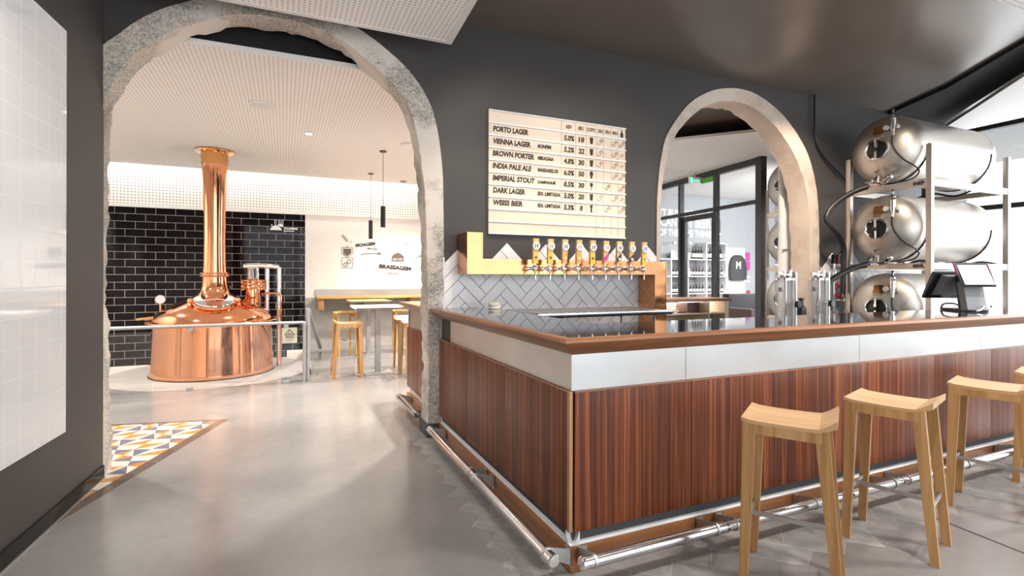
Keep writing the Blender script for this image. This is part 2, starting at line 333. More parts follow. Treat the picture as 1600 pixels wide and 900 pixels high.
frost(M['acrylic'], .3)
M['led'] = emis('cove_led', (1, .95, .88), 15)
M['lamp_warm'] = emis('warm_lamp', (1, .6, .22), 9)
M['lamp_white'] = emis('white_lamp', (1, .97, .92), 18)
M['display'] = emis('white_display', (.85, .87, .92), .55)
M['exit'] = emis('exit_green', (.12, .75, .38), 1.0)
M['tile_o'] = plain('ochre_cement_tile', (.47, .20, .045), .2); M['tile_b'] = plain('slate_blue_cement_tile', (.13, .14, .20), .2); M['tile_w'] = plain('ivory_cement_tile', (.56, .52, .47), .2)
M['border'] = plain('brown_stone_border', (.11, .08, .062), .2, var=.2)
def slab_floor():
    m, t, p = nt('rough_stone_floor'); v = coords(t, rot=(0, 0, PI / 4)); b = N(t, 'ShaderNodeTexBrick', offset=.5)
    for k_, x_ in (('Scale', 1), ('Brick Width', .36), ('Row Height', .18), ('Mortar Size', .002)): b.inputs[k_].default_value = x_
    b.inputs['Color1'].default_value = (.25, .24, .232, 1); b.inputs['Color2'].default_value = (.30, .29, .28, 1); b.inputs['Mortar'].default_value = (.45, .43, .41, 1)
    n = N(t, 'ShaderNodeTexNoise', Scale=12.0, Detail=7.0, Roughness=.7); t.links.new(v, n.inputs['Vector']); t.links.new(v, b.inputs['Vector']); r = ramp(t, [(.3, (.36, .36, .36)), (.7, (.62, .62, .62))]); t.links.new(n.outputs['Fac'], r.inputs[0])
    mx = N(t, 'ShaderNodeMix', data_type='RGBA', blend_type='OVERLAY'); mx.inputs[0].default_value = .8; t.links.new(b.outputs['Color'], mx.inputs[6]); t.links.new(r.outputs[0], mx.inputs[7]); t.links.new(mx.outputs[2], p.inputs['Base Color'])
    p.inputs['Roughness'].default_value = .42; bump(t, p, n.outputs['Fac'], .2, .004); return m
M['stone_floor'] = slab_floor()
M['fabric'] = plain('dark_fabric', (.055, .055, .065), .9)
M['grey_wall'] = plain('cool_grey_paint', (.40, .41, .43), .6, var=.03)
M['bottle_dk'] = plain('brown_bottle_glass', (.03, .015, .01), .08)
M['brown_box'] = plain('brown_leather', (.14, .08, .075), .5)
M['steel_warm'] = plain('cream_laminate', (.72, .62, .48), .4)

# ------------------------------------------------------------------ the setting
W0, W1 = 4.44, 4.67           # main wall faces
LWD = Vector((.0693, .9976, 0))   # direction of the left wall
def lw(s, off=0): return Vector((-1.239, 3.235, 0)) + LWD * s + Vector((.9976, -.0693, 0)) * off

fl = MB()
def quad(mb, x0, x1, y0, y1, z): mb.add([(x0, y0, z), (x1, y0, z), (x1, y1, z), (x0, y1, z)], [(0, 1, 2, 3)])
quad(fl, -3.3, 13, -3, 7.9, 0); quad(fl, .36, 13, 7.9, 10.6, 0)
struct('floor', fl, M['concrete'], 0)
pf = MB().box(-3.3, .36, 7.9, 10.6, -.34, -.28); struct('floor_pit', pf, M['concrete'], 0)
st = MB().box(-3.3, .36, 7.86, 7.9, -.28, -.0015).box(.36, .40, 7.9, 10.6, -.28, -.0015); struct('trim_1', st, M['concrete_wall'], 0)

# left wall with its black skirting
a = lw(-6.4); b = lw(1.208); n_ = Vector((-.9976, .0693, 0)) * .12
lwm = MB().hexa([a, b, b + n_, a + n_], [p + Vector((0, 0, 3.7)) for p in (a, b, b + n_, a + n_)]); struct('wall_left', lwm, M['wall_dark'], 0)
a = lw(-6.4, .012); b = lw(1.20, .012); c = lw(1.20, .0005); d = lw(-6.4, .0005)
struct('baseboard_left', MB().hexa([a, b, c, d], [p + Vector((0, 0, .093)) for p in (a, b, c, d)]), M['base_black'], 0)
a = lw(-6.4, .016); b = lw(1.20, .016); c = lw(1.20, .0125); d = lw(-6.4, .0125)
struct('trim_2', MB().hexa([a, b, c, d], [p + Vector((0, 0, .008)) for p in (a, b, c, d)]), M['alu'], 0)

A1 = [((1.157, -.0), (1.294, 0)), ((1.152, 1.0), (1.294, 1.02)), ((1.13, 1.9), (1.29, 1.9)), ((1.083, 2.453), (1.272, 2.42)), ((.986, 2.86), (1.19, 2.86)), ((.83, 3.06), (1.02, 3.14)), ((.646, 3.2), (.79, 3.33)),
      ((.43, 3.34), (.53, 3.475)), ((.2, 3.415), (.26, 3.565)), ((-.05, 3.43), (-.05, 3.60)), ((-.32, 3.403), (-.36, 3.555)), ((-.57, 3.30), (-.65, 3.43)), ((-.769, 3.175), (-.89, 3.285)), ((-.93, 3.03), (-1.06, 3.12)),
      ((-1.06, 2.86), (-1.22, 2.92)), ((-1.15, 2.6), (-1.30, 2.6)), ((-1.185, 2.2), (-1.34, 2.2)), ((-1.19, 1.2), (-1.34, 1.2)), ((-1.165, .35), (-1.34, .35)), ((-1.165, 0), (-1.34, 0))]
A2 = [((6.065, 0), (6.235, 0)), ((6.065, 1.27), (6.232, 1.2)), ((6.04, 2.0), (6.225, 2.0)), ((6.0, 2.44), (6.18, 2.5)), ((5.86, 2.78), (6.04, 2.90)), ((5.654, 3.045), (5.81, 3.19)), ((5.4, 3.26), (5.49, 3.43)), ((5.11, 3.395), (5.14, 3.57)),
      ((4.86, 3.44), (4.85, 3.60)), ((4.603, 3.425), (4.56, 3.56)), ((4.4, 3.365), (4.33, 3.475)), ((4.222, 3.264), (4.11, 3.34)), ((4.02, 3.09), (3.92, 3.14)), ((3.861, 2.891), (3.772, 2.92)), ((3.774, 2.66), (3.70, 2.66)), ((3.72, 2.4), (3.665, 2.4)), ((3.702, 2.1), (3.65, 2.1)), ((3.70, 1.2), (3.645, 1.2)), ((3.70, 0), (3.645, 0))]
def smooth_pairs(A, sub=5):
    P = catmull([Vector((i[0], i[1], 0)) for i, o in A], sub); Q = catmull([Vector((o[0], o[1], 0)) for i, o in A], sub); return P, Q
P1, Q1 = smooth_pairs(A1); P2, Q2 = smooth_pairs(A2)
def wall_poly(P, Q): return [((p.x + q.x * 3) / 4, (p.y + q.y * 3) / 4) for p, q in zip(P, Q)]
o1 = wall_poly(P1, Q1); o2 = wall_poly(P2, Q2)
# main wall as columns between the ceiling and the arch outlines
mw = MB()
def wall_cols(mb, outline, y0, y1, ztop):
    k = max(range(len(outline)), key=lambda i: outline[i][1])
    for q in range(len(outline) - 1):
        (xa, za), (xb, zb) = outline[q], outline[q + 1]
        if abs(xa - xb) < 1e-6: continue
        mb.add([(xa, y0, za), (xb, y0, zb), (xb, y0, ztop), (xa, y0, ztop)], [(0, 1, 2, 3)]); mb.add([(xa, y1, za), (xb, y1, zb), (xb, y1, ztop), (xa, y1, ztop)], [(0, 1, 2, 3)])
def jamb(outline, side): return outline
def solid(mb, poly): mb.prism(poly, 'xz', W0, W1)
# polygon: left wall corner ... over arch 1, pier, over arch 2, right end
poly = [(-1.42, 0), (-1.42, 3.7), (9.6, 3.7), (9.6, 0)] + o2 + o1
mwo = MB(); bmw = bmesh.new()
vs0 = [bmw.verts.new((x, W0, z)) for x, z in poly]; f0 = bmw.faces.new(vs0); ex = bmesh.ops.extrude_face_region(bmw, geom=[f0])
for v in ex['geom']:
    if isinstance(v, bmesh.types.BMVert): v.co.y = W1
bmesh.ops.triangulate(bmw, faces=[f for f in bmw.faces if len(f.verts) > 4], ngon_method='EAR_CLIP')
mwo.bm(bmw); struct('wall_back', mwo, M['wall_dark'], 0)

def arch_ring(name, P, Q, m, y0, y1, rough=.009):
    rnd = random.Random(5); mb = MB(); ny, nr = 5, 3; rows = []
    # dense resample
    D = []
    for i in range(len(P) - 1):
        L = max((P[i + 1] - P[i]).length, .001); k = max(1, int(L / .045))
        for j in range(k): t = j / k; D.append((P[i].lerp(P[i + 1], t), Q[i].lerp(Q[i + 1], t)))
    D.append((P[-1], Q[-1])); ph = [rnd.uniform(0, 6) for _ in range(8)]
    for idx, (p, q) in enumerate(D):
        ring = []; s_ = idx * .045
        wob = .006 * math.sin(s_ * 7 + ph[0]) + .005 * math.sin(s_ * 17 + ph[1])
        nrm = (q - p).normalized()
        for k in range(nr + 1):       # front face from outer to inner
            r = q.lerp(p, k / nr) + nrm * rnd.uniform(-rough, rough) * .5 * (0 if k == 0 else 1); ring.append((r.x, y0 + rnd.uniform(-rough, rough) * .4, r.y))
        for k in range(1, ny + 1):    # soffit
            r = p - nrm * 0 + nrm * (wob * (k / ny) + rnd.uniform(-rough, rough) * (.5 if k < ny else 1.2)); ring.append((r.x, y0 + (y1 - y0) * k / ny + rnd.uniform(-rough, rough) * (1 if k == ny else .4), r.y))
        ring.append((q.x, y1, q.y)); rows.append(ring)
    m_ = len(rows[0]); vs = [v for r in rows for v in r]; fs = [(i * m_ + j, i * m_ + (j + 1) % m_, (i + 1) * m_ + (j + 1) % m_, (i + 1) * m_ + j) for i in range(len(rows) - 1) for j in range(m_)]
    mb.add(vs, fs); return struct(name, mb, m, 50)
arch_ring('trim_3', P1, Q1, M['stone'], 4.428, 4.665); arch_ring('trim_4', P2, Q2, M['stone_warm'], 4.428, 4.70, .007)
# dark plinth at the foot of the pier
struct('baseboard_back', MB().box(1.14, 1.31, 4.412, 4.70, 0, .115, .004), M['grout'])
# ceilings
struct('ceiling', MB().box(-1.75, 13, -3, 10.9, 3.70, 3.8), M['ceil_dark'], 0)
def slab(name, poly, z, m, th=.04):
    o = struct(name, MB().prism(poly, 'xy', z, z + th), m, 0); o.data.materials.append(M['white'])
    for p in o.data.polygons:
        if abs(p.normal.z) < .5: p.material_index = 1
    return o
slab('ceiling_panel_front', [(-1.28, 4.15), (1.27, 4.15), (1.10, .9), (-1.45, .9)], 3.35, M['perf_ceil'])
struct('trim_5', MB().prism([(-1.28, 4.15), (1.27, 4.15), (1.267, 4.10), (-1.28, 4.10)], 'xy', 3.346, 3.35).prism([(1.267, 4.10), (1.217, 4.10), (1.05, .9), (1.10, .9)], 'xy', 3.346, 3.35), M['white'], 0)
slab('ceiling_panel_brewery', [(-3.3, 4.72), (2.9, 4.72), (2.9, 10.26), (-3.3, 10.26)], 3.24, M['perf_ceil'])
struct('trim_6', MB().box(-3.3, 2.9, 4.708, 4.7195, 3.232, 3.256), M['white'], 0)
struct('wall_shade_sheet', MB().box(-3.3, 2.9, 4.80, 4.84, 3.285, 3.695), M['shade_black'], 0)  # black sheet painting the shade in the gap above the brewery ceiling
slab('ceiling_panel_back', [(5.37, 6.19), (6.17, 5.25), (8.9, 4.72), (9.0, 10.5), (4.2, 10.5), (4.2, 7.6)], 3.47, M['perf_ceil'])
slab('ceiling_panel_side', [(6.6, 2.40), (8.32, 4.09), (8.72, 4.3), (8.62, .2), (6.6, .2)], 3.47, M['perf_ceil'])
struct('ceiling_shade_strip', MB().prism([(7.64, 4.43), (7.2, 3.52), (6.45, 2.5), (6.95, 2.45), (8.6, 4.15), (8.9, 4.43)], 'xy', 3.66, 3.699), M['shade_black'], 0)  # black strip painting the unlit part of the dark ceiling
slab('ceiling_panel_near', [(4.83, 2.05), (4.2, 2.07), (3.0, .4), (5.6, .4), (5.35, 2.035)], 3.47, M['perf_ceil'])
# brewery room
struct('wall_far', MB().box(-3.3, .36, 10.6, 10.7, -.13, 2.565), M['black_tile'], 0)
struct('baseboard_far', MB().box(-3.3, .36, 10.585, 10.7, -.28, -.13), M['white'], 0)
struct('wall_far_white', MB().box(.36, 7.98, 10.6, 10.7, .985, 2.565), M['white'], 0)
struct('wall_far_concrete', MB().box(.36, 7.98, 10.6, 10.7, -.28, .985), M['concrete_wall'], 0)
struct('wall_far_bulkhead', MB().box(-3.3, 7.98, 10.6, 10.7, 2.62, 3.7), M['perf_wall'], 0)
struct('trim_7', MB().box(-3.3, 7.98, 10.57, 10.7, 2.565, 2.62), M['white'], 0)
struct('wall_brewery_left', MB().box(-3.4, -3.3, 4.44, 10.7, -.28, 3.7), M['white'], 0)
struct('wall_stub', MB().box(-3.4, -1.42, W0, W1, 0, 3.7), M['white'], 0)
led = tag(obj('cove_light', MB().box(-3.2, 2.8, 10.30, 10.36, 3.36, 3.38), M['led'], None, 0), 'hidden white cove light strip along the top of the far brewery wall', 'light')

# inlaid cement tiles with a brown border on the floor by the left wall
def inlay():
    E0 = Vector((-.50, 5.76)); E1 = Vector((-1.245, 3.55)); d = (E1 - E0).normalized(); n = Vector((d.y, -d.x))
    if n.x > 0: n = -n
    T0 = Vector((-3.0, 6.33)); dt = (T0 - E0).normalized(); nt_ = Vector((dt.y, -dt.x))
    if nt_.y > 0: nt_ = -nt_
    bw = .085
    # border strips
    def line_x(p, u, q, v):
        den = u.x * v.y - u.y * v.x; t = ((q.x - p.x) * v.y - (q.y - p.y) * v.x) / den; return p + u * t
    I0 = line_x(E0 + n * bw, d, E0 + nt_ * bw * .5, dt)
    I1 = E1 + n * bw; J1 = T0 + nt_ * bw * .5
    bd = MB(); z = .002
    bd.add([(E0.x, E0.y, z), (E1.x, E1.y, z), (I1.x, I1.y, z), (I0.x, I0.y, z)], [(0, 1, 2, 3)]); bd.add([(E0.x, E0.y, z), (I0.x, I0.y, z), (J1.x, J1.y, z), (T0.x, T0.y, z)], [(0, 1, 2, 3)])
    struct('trim_8', bd, M['border'], 0)
    sets = {k: bmesh.new() for k in 'obw'}
    s = .27; pal = 'owbwowwb'
    for i in range(-1, 16):
        for j in range(0, 14):
            o = I0 + d * (i * s) + n * (j * s); flip = (i + j) % 2; c = o + d * s / 2 + n * s / 2
            ring = [o, o + d * s / 2, o + d * s, o + d * s + n * s / 2, o + d * s + n * s, o + d * s / 2 + n * s, o + n * s, o + n * s / 2]
            if flip: ring = [2 * Vector((c.x, c.y)) - r for r in ring]
            c2 = c + (d * .03 + n * .045) * (1 if flip else -1)
            for k in range(8):
                bm = sets[pal[k]]; bm.faces.new([bm.verts.new((q.x, q.y, z)) for q in (c2, ring[k], ring[(k + 1) % 8])])
    for kk, (key, bm) in enumerate(sets.items()):
        for co, no in (((I0.x, I0.y, 0), (-n.x, -n.y, 0)), ((I0.x, I0.y, 0), (-nt_.x, -nt_.y, 0)), ((-2.9, 5, 0), (-1, 0, 0))):
            bmesh.ops.bisect_plane(bm, geom=bm.verts[:] + bm.edges[:] + bm.faces[:], plane_co=co, plane_no=no, clear_outer=True)
        # keep clear of the left wall
        q = lw(0); m_ = MB(); m_.bm(bm); struct('trim_%d' % (9 + kk), m_, M['tile_' + key], 0)
inlay()
# rough stone strip along the foot of the bar (chevron slabs)
def stone_strip():
    rnd = random.Random(3); mb = MB(); zig = [(1.06, 4.40)]; y = 4.40
    while y > 2.0: zig += [(1.06 - .06 - rnd.uniform(0, .05), y - .11), (1.05 - rnd.uniform(-.03, .02), y - .22)]; y -= .22
    zig += [(.93, 1.88)]; x = .93
    while x < 6.0: zig += [(x + .13, 1.74 - rnd.uniform(-.03, .08)), (x + .26, 1.84 - rnd.uniform(-.02, .05))]; x += .26
    zig += [(6.2, 2.13), (1.25, 2.13), (1.25, 4.40)]
    mb.prism(zig, 'xy', .0004, .0014)
    struct('trim_12', mb, M['stone_floor'], 0)
stone_strip()
jn = MB(); jn.add([(3.50, 1.80, .0018), (3.512, 1.80, .0018), (3.412, .2, .0018), (3.40, .2, .0018)], [(0, 1, 2, 3)]); struct('trim_13', jn, M['grout'], 0)

# glass partition to the shop, with a door
GA = Vector((7.5, 6.38)); GD = (Vector((7.81, 9.36)) - GA).normalized(); GN = Vector((-GD.y, GD.x))
def gbox(mb, s0, s1, z0, z1, t=.05, off=0):
    p = [GA + GD * s0 + GN * (off - t / 2), GA + GD * s1 + GN * (off - t / 2), GA + GD * s1 + GN * (off + t / 2), GA + GD * s0 + GN * (off + t / 2)]
    mb.hexa([(q.x, q.y, z0) for q in p], [(q.x, q.y, z1) for q in p]); return mb
gf = MB()
gbox(gf, -.04, 4.3, 3.36, 3.47, .09); gbox(gf, -.05, .08, 0, 3.47, .12)
for s_ in (1.10, 2.20, 3.32, 4.22): gbox(gf, s_, s_ + .07, 0, 3.4, .1)
gbox(gf, 0, 4.25, 2.68, 2.745, .08); gbox(gf, 0, 1.1, 0, .1, .08); gbox(gf, 2.2, 4.25, 0, .1, .08)
struct('window_1', gf, M['frame'], 0)
gg = MB()
for s0, s1 in ((.08, 1.10), (1.17, 2.20), (2.27, 3.32), (3.39, 4.22)):
    gbox(gg, s0, s1, 2.745, 3.36, .01)
    if s0 != 1.17: gbox(gg, s0, s1, .1, 2.68, .01)
struct('window_2', gg, M['glass'], 0)
dm = MB(); gbox(dm, 1.18, 1.27, .01, 2.66, .07, -.03); gbox(dm, 2.09, 2.19, .01, 2.66, .07, -.03); gbox(dm, 1.27, 2.09, 2.56, 2.66, .07, -.03); gbox(dm, 1.27, 2.09, .01, .16, .07, -.03)
door = struct('door_1', dm, M['frame'], 0); obj('door_glass', gbox(MB(), 1.27, 2.09, .16, 2.56, .012, -.03), M['glass'], door, 0)
# street windows far right: frame bars and glass
sf = MB(); X = 9.62
sf.box(X, X + .1, -2, 6.2, 3.62, 3.75); sf.box(X, X + .1, -2, 6.2, 2.42, 2.49); sf.box(X, X + .1, -2, 6.2, 0, .12)
for y in (-1.6, .1, 1.8, 3.5, 4.75, 6.2): sf.box(X, X + .1, y, y + .07, 0, 3.62)
struct('window_3', sf, M['frame'], 0); struct('window_4', MB().box(X + .04, X + .05, -2, 6.2, .12, 3.62), M['glass'], 0)
# street front behind the camera
sf = MB(); Y = -3.0
sf.box(-1.8, 9.7, Y - .1, Y, 3.5, 3.8); sf.box(-1.8, 9.7, Y - .1, Y, 0, .15); sf.box(-1.8, 9.7, Y - .1, Y, 2.5, 2.58)
for x in (-1.8, .4, 2.6, 4.8, 7.0, 9.2): sf.box(x, x + .12, Y - .1, Y, 0, 3.6)
struct('window_5', sf, M['frame'], 0)
# shop shell
struct('wall_shop', MB().box(7.98, 13.1, 10.6, 10.7, 0, 3.7), M['grey_wall'], 0)
struct('wall_shop_right', MB().box(13.0, 13.1, 6.4, 10.6, 0, 3.7), M['grey_wall'], 0)
struct('ceiling_shop', MB().box(7.95, 13, 6.5, 10.55, 3.56, 3.6), M['white'], 0)

# white glazed tile field on the left wall
tp = MB().box(-2.2, .629, -.012, -.0005, .488, 2.86)
o = obj('tile_panel', tp, M['white_tile'], None, 0); o.location = (-1.239, 3.235, 0); o.rotation_euler = (0, 0, math.atan2(LWD.y, LWD.x)); o['kind'] = 'structure'
o.name = 'trim_14'

# ------------------------------------------------------------------ the bar
BX, BY, BE = 1.244, 2.127, 6.1
bar = thing('bar_counter', 'long mahogany bar counter with polished black top and aluminium band', 'bar', (BX, BY, 0))
core = MB(); core.box(BX + .028, 1.75, 2.6, 4.405, .02, 1.03); core.box(BX + .028, BE, BY + .028, 2.62, .02, 1.03); obj('carcass', core, M['grout'], bar, 0)
bandF, bandL = MB(), MB()
for k, (x0, x1) in enumerate([(BX + .0302, 1.955), (1.958, 3.39), (3.393, 4.82), (4.823, BE)]): obj('metal_band', MB().box(x0, x1, BY + .012, BY + .03, .868, 1.045), M['alu'], bar, 0)
for y0, y1 in ((BY + .012, 4.10),): obj('metal_band', MB().box(BX + .012, BX + .03, y0, y1, .868, 1.045), M['alu'], bar, 0)
obj('end_post', MB().box(BX + .02, BX + .06, 4.10, 4.40, .2, 1.045), M['black'], bar, 0)
obj('edge_trim', MB().box(1.262, 1.272, 4.395, 4.405, .05, 1.13), M['paint_white'], bar, 0)
fx = [BX + .022, 1.985, 2.722, 3.455, 4.195, 4.935, 5.675, BE]
for x0, x1 in zip(fx, fx[1:]):
    p = obj('wood_panel', MB().box(x0 + .0015, x1 - .0015, BY - .002, BY + .014, .195, .86, .002), M['mahogany'], bar)
    obj('panel_lip', MB().box(x0 + .001, x1 - .001, BY - .003, BY + .015, .860, .8665), M['teak_x'], p, 0)
ly = [BY + .025, 2.92, 3.64, 4.39]
for y0, y1 in zip(ly, ly[1:]):
    p = obj('wood_panel', MB().box(BX - .002, BX + .014, y0 + .0015, y1 - .0015, .195, .86, .002), M['mahogany'], bar)
    obj('panel_lip', MB().box(BX - .003, BX + .015, y0 + .001, y1 - .001, .860, .8665), M['teak_y'], p, 0)
obj('corner_lip', MB().box(BX - .004, BX + .014, BY + .002, BY + .026, .195, .8665, .003), M['teak_z'], bar)
# concave aluminium cove above the base board
def cove(mb, horiz):
    n = 7; pr = [(.0 + .05 * math.sin(PI / 2 * k / n), .128 + .075 * (1 - math.cos(PI / 2 * k / n))) for k in range(n + 1)]
    pr = [(.055, .128)] + [(.004 + .045 * math.sin(PI / 2 * k / n), .130 + .07 * (1 - math.cos(PI / 2 * k / n))) for k in range(n + 1)] + [(.055, .2)]
    if horiz: mb.prism([(BY + u, z) for u, z in pr], 'yz', BX + .004, BE)
    else: mb.prism([(BX + u, z) for u, z in pr], 'xz', BY + .004, 4.39)
    return mb
obj('metal_cove', cove(MB(), True), M['cove'], bar); obj('metal_cove', cove(MB(), False), M['cove'], bar)
bb1 = obj('base_board', MB().box(BX + .008, BE, BY, BY + .024, .004, .128, .003), M['teak_x'], bar); bb2 = obj('base_board', MB().box(BX, BX + .024, BY - .002, 4.39, .004, .128, .003), M['teak_y'], bar)
# worktop: black polished slab with a wooden nosing
IX, IY, TX, TY = 1.70, 2.64, 1.16, 2.03
top = MB(); m_ = .055
top.prism([(TX + m_, TY + m_), (BE, TY + m_), (BE, IY), (IX, IY), (IX, 4.425), (TX + m_, 4.425)], 'xy', 1.10, 1.1305); obj('polished_top', top, M['stone_top'], bar, 0)
def nosing(front):
    pr = [(0, 1.112), (.004, 1.126), (.012, 1.131), (m_ - .001, 1.131), (m_ - .001, 1.048), (m_ + .045, 1.046), (.078, 1.046), (.006, 1.106)]
    pr = [(0, 1.113), (.003, 1.125), (.011, 1.131), (m_ - .0005, 1.131), (m_ - .0005, 1.099), (.10, 1.099), (.10, 1.046), (.082, 1.046), (.004, 1.107)]
    n = len(pr); mb = MB()
    if front: vs = [(TX + u, TY + u, z) for u, z in pr] + [(BE, TY + u, z) for u, z in pr]
    else: vs = [(TX + u, TY + u, z) for u, z in pr] + [(TX + u, 4.425, z) for u, z in pr]
    return mb.add(vs, [tuple(range(n)), tuple(range(2 * n - 1, n - 1, -1))] + [(i, (i + 1) % n, n + (i + 1) % n, n + i) for i in range(n)])
obj('counter_nosing', nosing(True), M['teak_x'], bar, 25); obj('counter_nosing', nosing(False), M['teak_y'], bar, 25)
obj('inner_lip', MB().box(IX - .004, IX + .012, IY, 4.42, 1.098, 1.128).box(IX - .004, BE, IY, IY + .012, 1.098, 1.128), M['teak_x'], bar, 0)
# foot rails with brackets
def foot_rail(parent, along, a0, a1, fixed, brackets, wall):
    z = .128; r = .028
    P = (lambda s: (s, fixed, z)) if along == 'x' else (lambda s: (fixed, s, z))
    t = obj('foot_rail', MB().cyl(P(a0), P(a1), r, n=28), M['steel'], parent, 40)
    for s in (a0, a1):
        obj('end_cap', MB().lathe([(.0295, 0), (.0295, .014), (.026, .018), (0.0001, .019)], P(s), ((-1 if s == a0 else 1) if along == 'x' else 0, 0 if along == 'x' else (-1 if s == a0 else 1), 0), 28), M['chrome'], t)
    for s in brackets:
        mb = MB()
        ringp = [(r + .0005, -.006), (r + .005, -.006), (r + .005, .006), (r + .0005, .006)]
        mb.lathe(ringp + [ringp[0]], P(s), (1, 0, 0) if along == 'x' else (0, 1, 0), 24)
        q = [(fixed + .02, .105), (wall, .045), (wall, .122), (fixed + .02, .152)] if along == 'x' else None
        e = wall - fixed
        pl = [(fixed + .022, z - .03), (fixed + e, .05), (fixed + e, .125), (fixed + .012, z + .03)]
        if along == 'x': mb.prism(pl, 'yz', s - .003, s + .003); mb.box(s - .003, s + .05, wall - .004, wall, .04, .126); [mb.cyl((s + .028, wall - .007, zz), (s + .028, wall - .003, zz), .005, n=8) for zz in (.06, .105)]
        else: mb.prism(pl, 'xz', s - .003, s + .003); mb.box(wall - .004, wall, s - .003, s + .05, .04, .126); [mb.cyl((wall - .007, s + .028, zz), (wall - .003, s + .028, zz), .005, n=8) for zz in (.06, .105)]
        obj('bracket', mb, M['alu'], t)
    return t
foot_rail(bar, 'x', 1.235, 2.075, 1.99, [1.285, 2.015], BY); foot_rail(bar, 'x', 2.09, 3.55, 1.99, [2.145, 2.76, 3.48], BY); foot_rail(bar, 'x', 3.565, 5.9, 1.99, [3.63, 4.3, 4.98, 5.04], BY)
foot_rail(bar, 'y', 2.07, 3.15, 1.118, [2.12, 3.09], BX); foot_rail(bar, 'y', 3.165, 4.22, 1.118, [3.21, 4.17], BX)

# second bar on the other side of the wall
BAR2 = 5.70
bar2 = thing('bar_counter', 'second mahogany bar counter behind the stone arch, with lit open shelves inside', 'bar', (1.6, 5.3, 0))
obj('carcass', MB().box(1.272, 1.66, 4.68, BAR2 - .05, .02, 1.03).box(1.66, 5.36, 5.42, 5.46, .02, 1.06), M['steel_warm'], bar2, 0)
for y0, y1 in ((4.68, 5.18), (5.18, BAR2)): obj('wood_panel', MB().box(BX, BX + .016, y0 + .002, y1 - .002, .20, .85, .002), M['mahogany'], bar2)
obj('metal_band', MB().box(BX + .02, BX + .028, 4.68, BAR2 - .02, .85, 1.045), M['alu'], bar2, 0)
obj('corner_post', MB().box(BX + .01, BX + .05, BAR2 - .06, BAR2 - .01, .85, 1.045), M['zinc'], bar2, 0)
obj('polished_top', MB().prism([(1.18, 4.69), (1.66, 4.69), (1.66, 5.02), (5.36, 5.02), (5.36, 5.5), (1.30, 5.70), (1.18, 5.60)], 'xy', 1.095, 1.13), M['teak_x'], bar2, 0)
obj('counter_nosing', MB().prism([(1.14, 1.11), (1.15, 1.131), (1.19, 1.131), (1.25, 1.046), (1.23, 1.046)], 'xz', 4.69, 5.66), M['teak_y'], bar2, 0)
obj('base_board', MB().box(BX, BX + .024, 4.69, BAR2, .004, .128), M['teak_y'], bar2, 0)
obj('metal_cove', MB().box(BX + .03, BX + .05, 4.69, BAR2, .13, .2), M['alu'], bar2, 0)
foot_rail(bar2, 'y', 4.72, 5.52, 1.118, [4.80, 5.46], BX)
obj('shelf', MB().box(1.68, 5.3, 5.06, 5.42, .93, .945).box(1.68, 5.3, 5.06, 5.42, .60, .615), M['steel_warm'], bar2, 0)
obj('end_panel', MB().box(5.27, 5.33, 5.04, 5.46, .02, 1.095), M['steel_warm'], bar2, 0)
for x in (3.4, 5.0): obj('divider', MB().box(x, x + .012, 5.05, 5.42, .615, 1.09), M['steel_warm'], bar2, 0)
obj('light_strip', MB().box(1.8, 5.25, 5.36, 5.38, 1.075, 1.09), M['lamp_white'], bar2, 0)
obj('shelf_box', MB().box(4.78, 4.98, 5.2, 5.4, .95, 1.07, .004), M['brown_box'], bar2)
obj('back_tray', MB().box(4.32, 4.72, 5.15, 5.35, .947, .967, .003), M['brown_box'], bar2)
gr_ = thing('glass_rack', 'small wire glass rack on the lit shelf of the second bar', 'rack', (4.35, 5.1, .95))
w_ = MB()
for z in (.955, .995, 1.035): w_.tube([(4.22, 5.07, z), (4.50, 5.07, z), (4.50, 5.2, z), (4.22, 5.2, z), (4.22, 5.07, z)], .003, 6, False)
for x in (4.22, 4.36, 4.50):
    for y in (5.07, 5.2): w_.cyl((x, y, .946), (x, y, 1.035), .003, n=6)
obj('wire_frame', w_, M['steel'], gr_)

# ------------------------------------------------------------------ tiled splashbacks (herringbone)
def herringbone(x0, x1, z0, ztop, peak_x, peak_z):
    L, Wd, g = .29, .0975, .0025; bm = bmesh.new(); c45 = math.sqrt(.5)
    def place(u0, v0, u1, v1):
        pts = [(u0 + g, v0 + g), (u1 - g, v0 + g), (u1 - g, v1 - g), (u0 + g, v1 - g)]
        q = [((u - v - L) * c45, (u + v - L - 2 * Wd) * c45) for u, v in pts]
        cx = sum(a for a, b in q) / 4 + peak_x; cz = sum(b for a, b in q) / 4 + peak_z
        if cz > ztop or cz < z0 - .25 or cx < x0 - .3 or cx > x1 + .3: return
        y1 = W0 - .0005; y0 = W0 - .011
        f = [bm.verts.new((peak_x + a, y0, peak_z + b)) for a, b in q]; bk = [bm.verts.new((peak_x + a, y1, peak_z + b)) for a, b in q]
        bm.faces.new(f); [bm.faces.new((f[i], bk[i], bk[(i + 1) % 4], f[(i + 1) % 4])) for i in range(4)]
    for i in range(-30, 31):
        for j in range(-22, 23):
            du, dv = i * Wd + j * L, i * Wd - j * L
            place(du, dv, du + L, dv + Wd); place(du + L, dv + Wd - L, du + L + Wd, dv + Wd)
    for co, no in (((x0, 0, 0), (-1, 0, 0)), ((x1, 0, 0), (1, 0, 0)), ((0, 0, z0), (0, 0, -1))):
        bmesh.ops.bisect_plane(bm, geom=bm.verts[:] + bm.edges[:] + bm.faces[:], plane_co=co, plane_no=no, clear_outer=True)
    m_ = MB(); m_.bm(bm); return m_
sp = tag(obj('tile_splashback', herringbone(1.30, 3.645, .9, 1.62, 1.903, 1.725), M['grey_tile'], None, 0), 'grey herringbone tile splashback under the taps between the two arches', 'splashback')
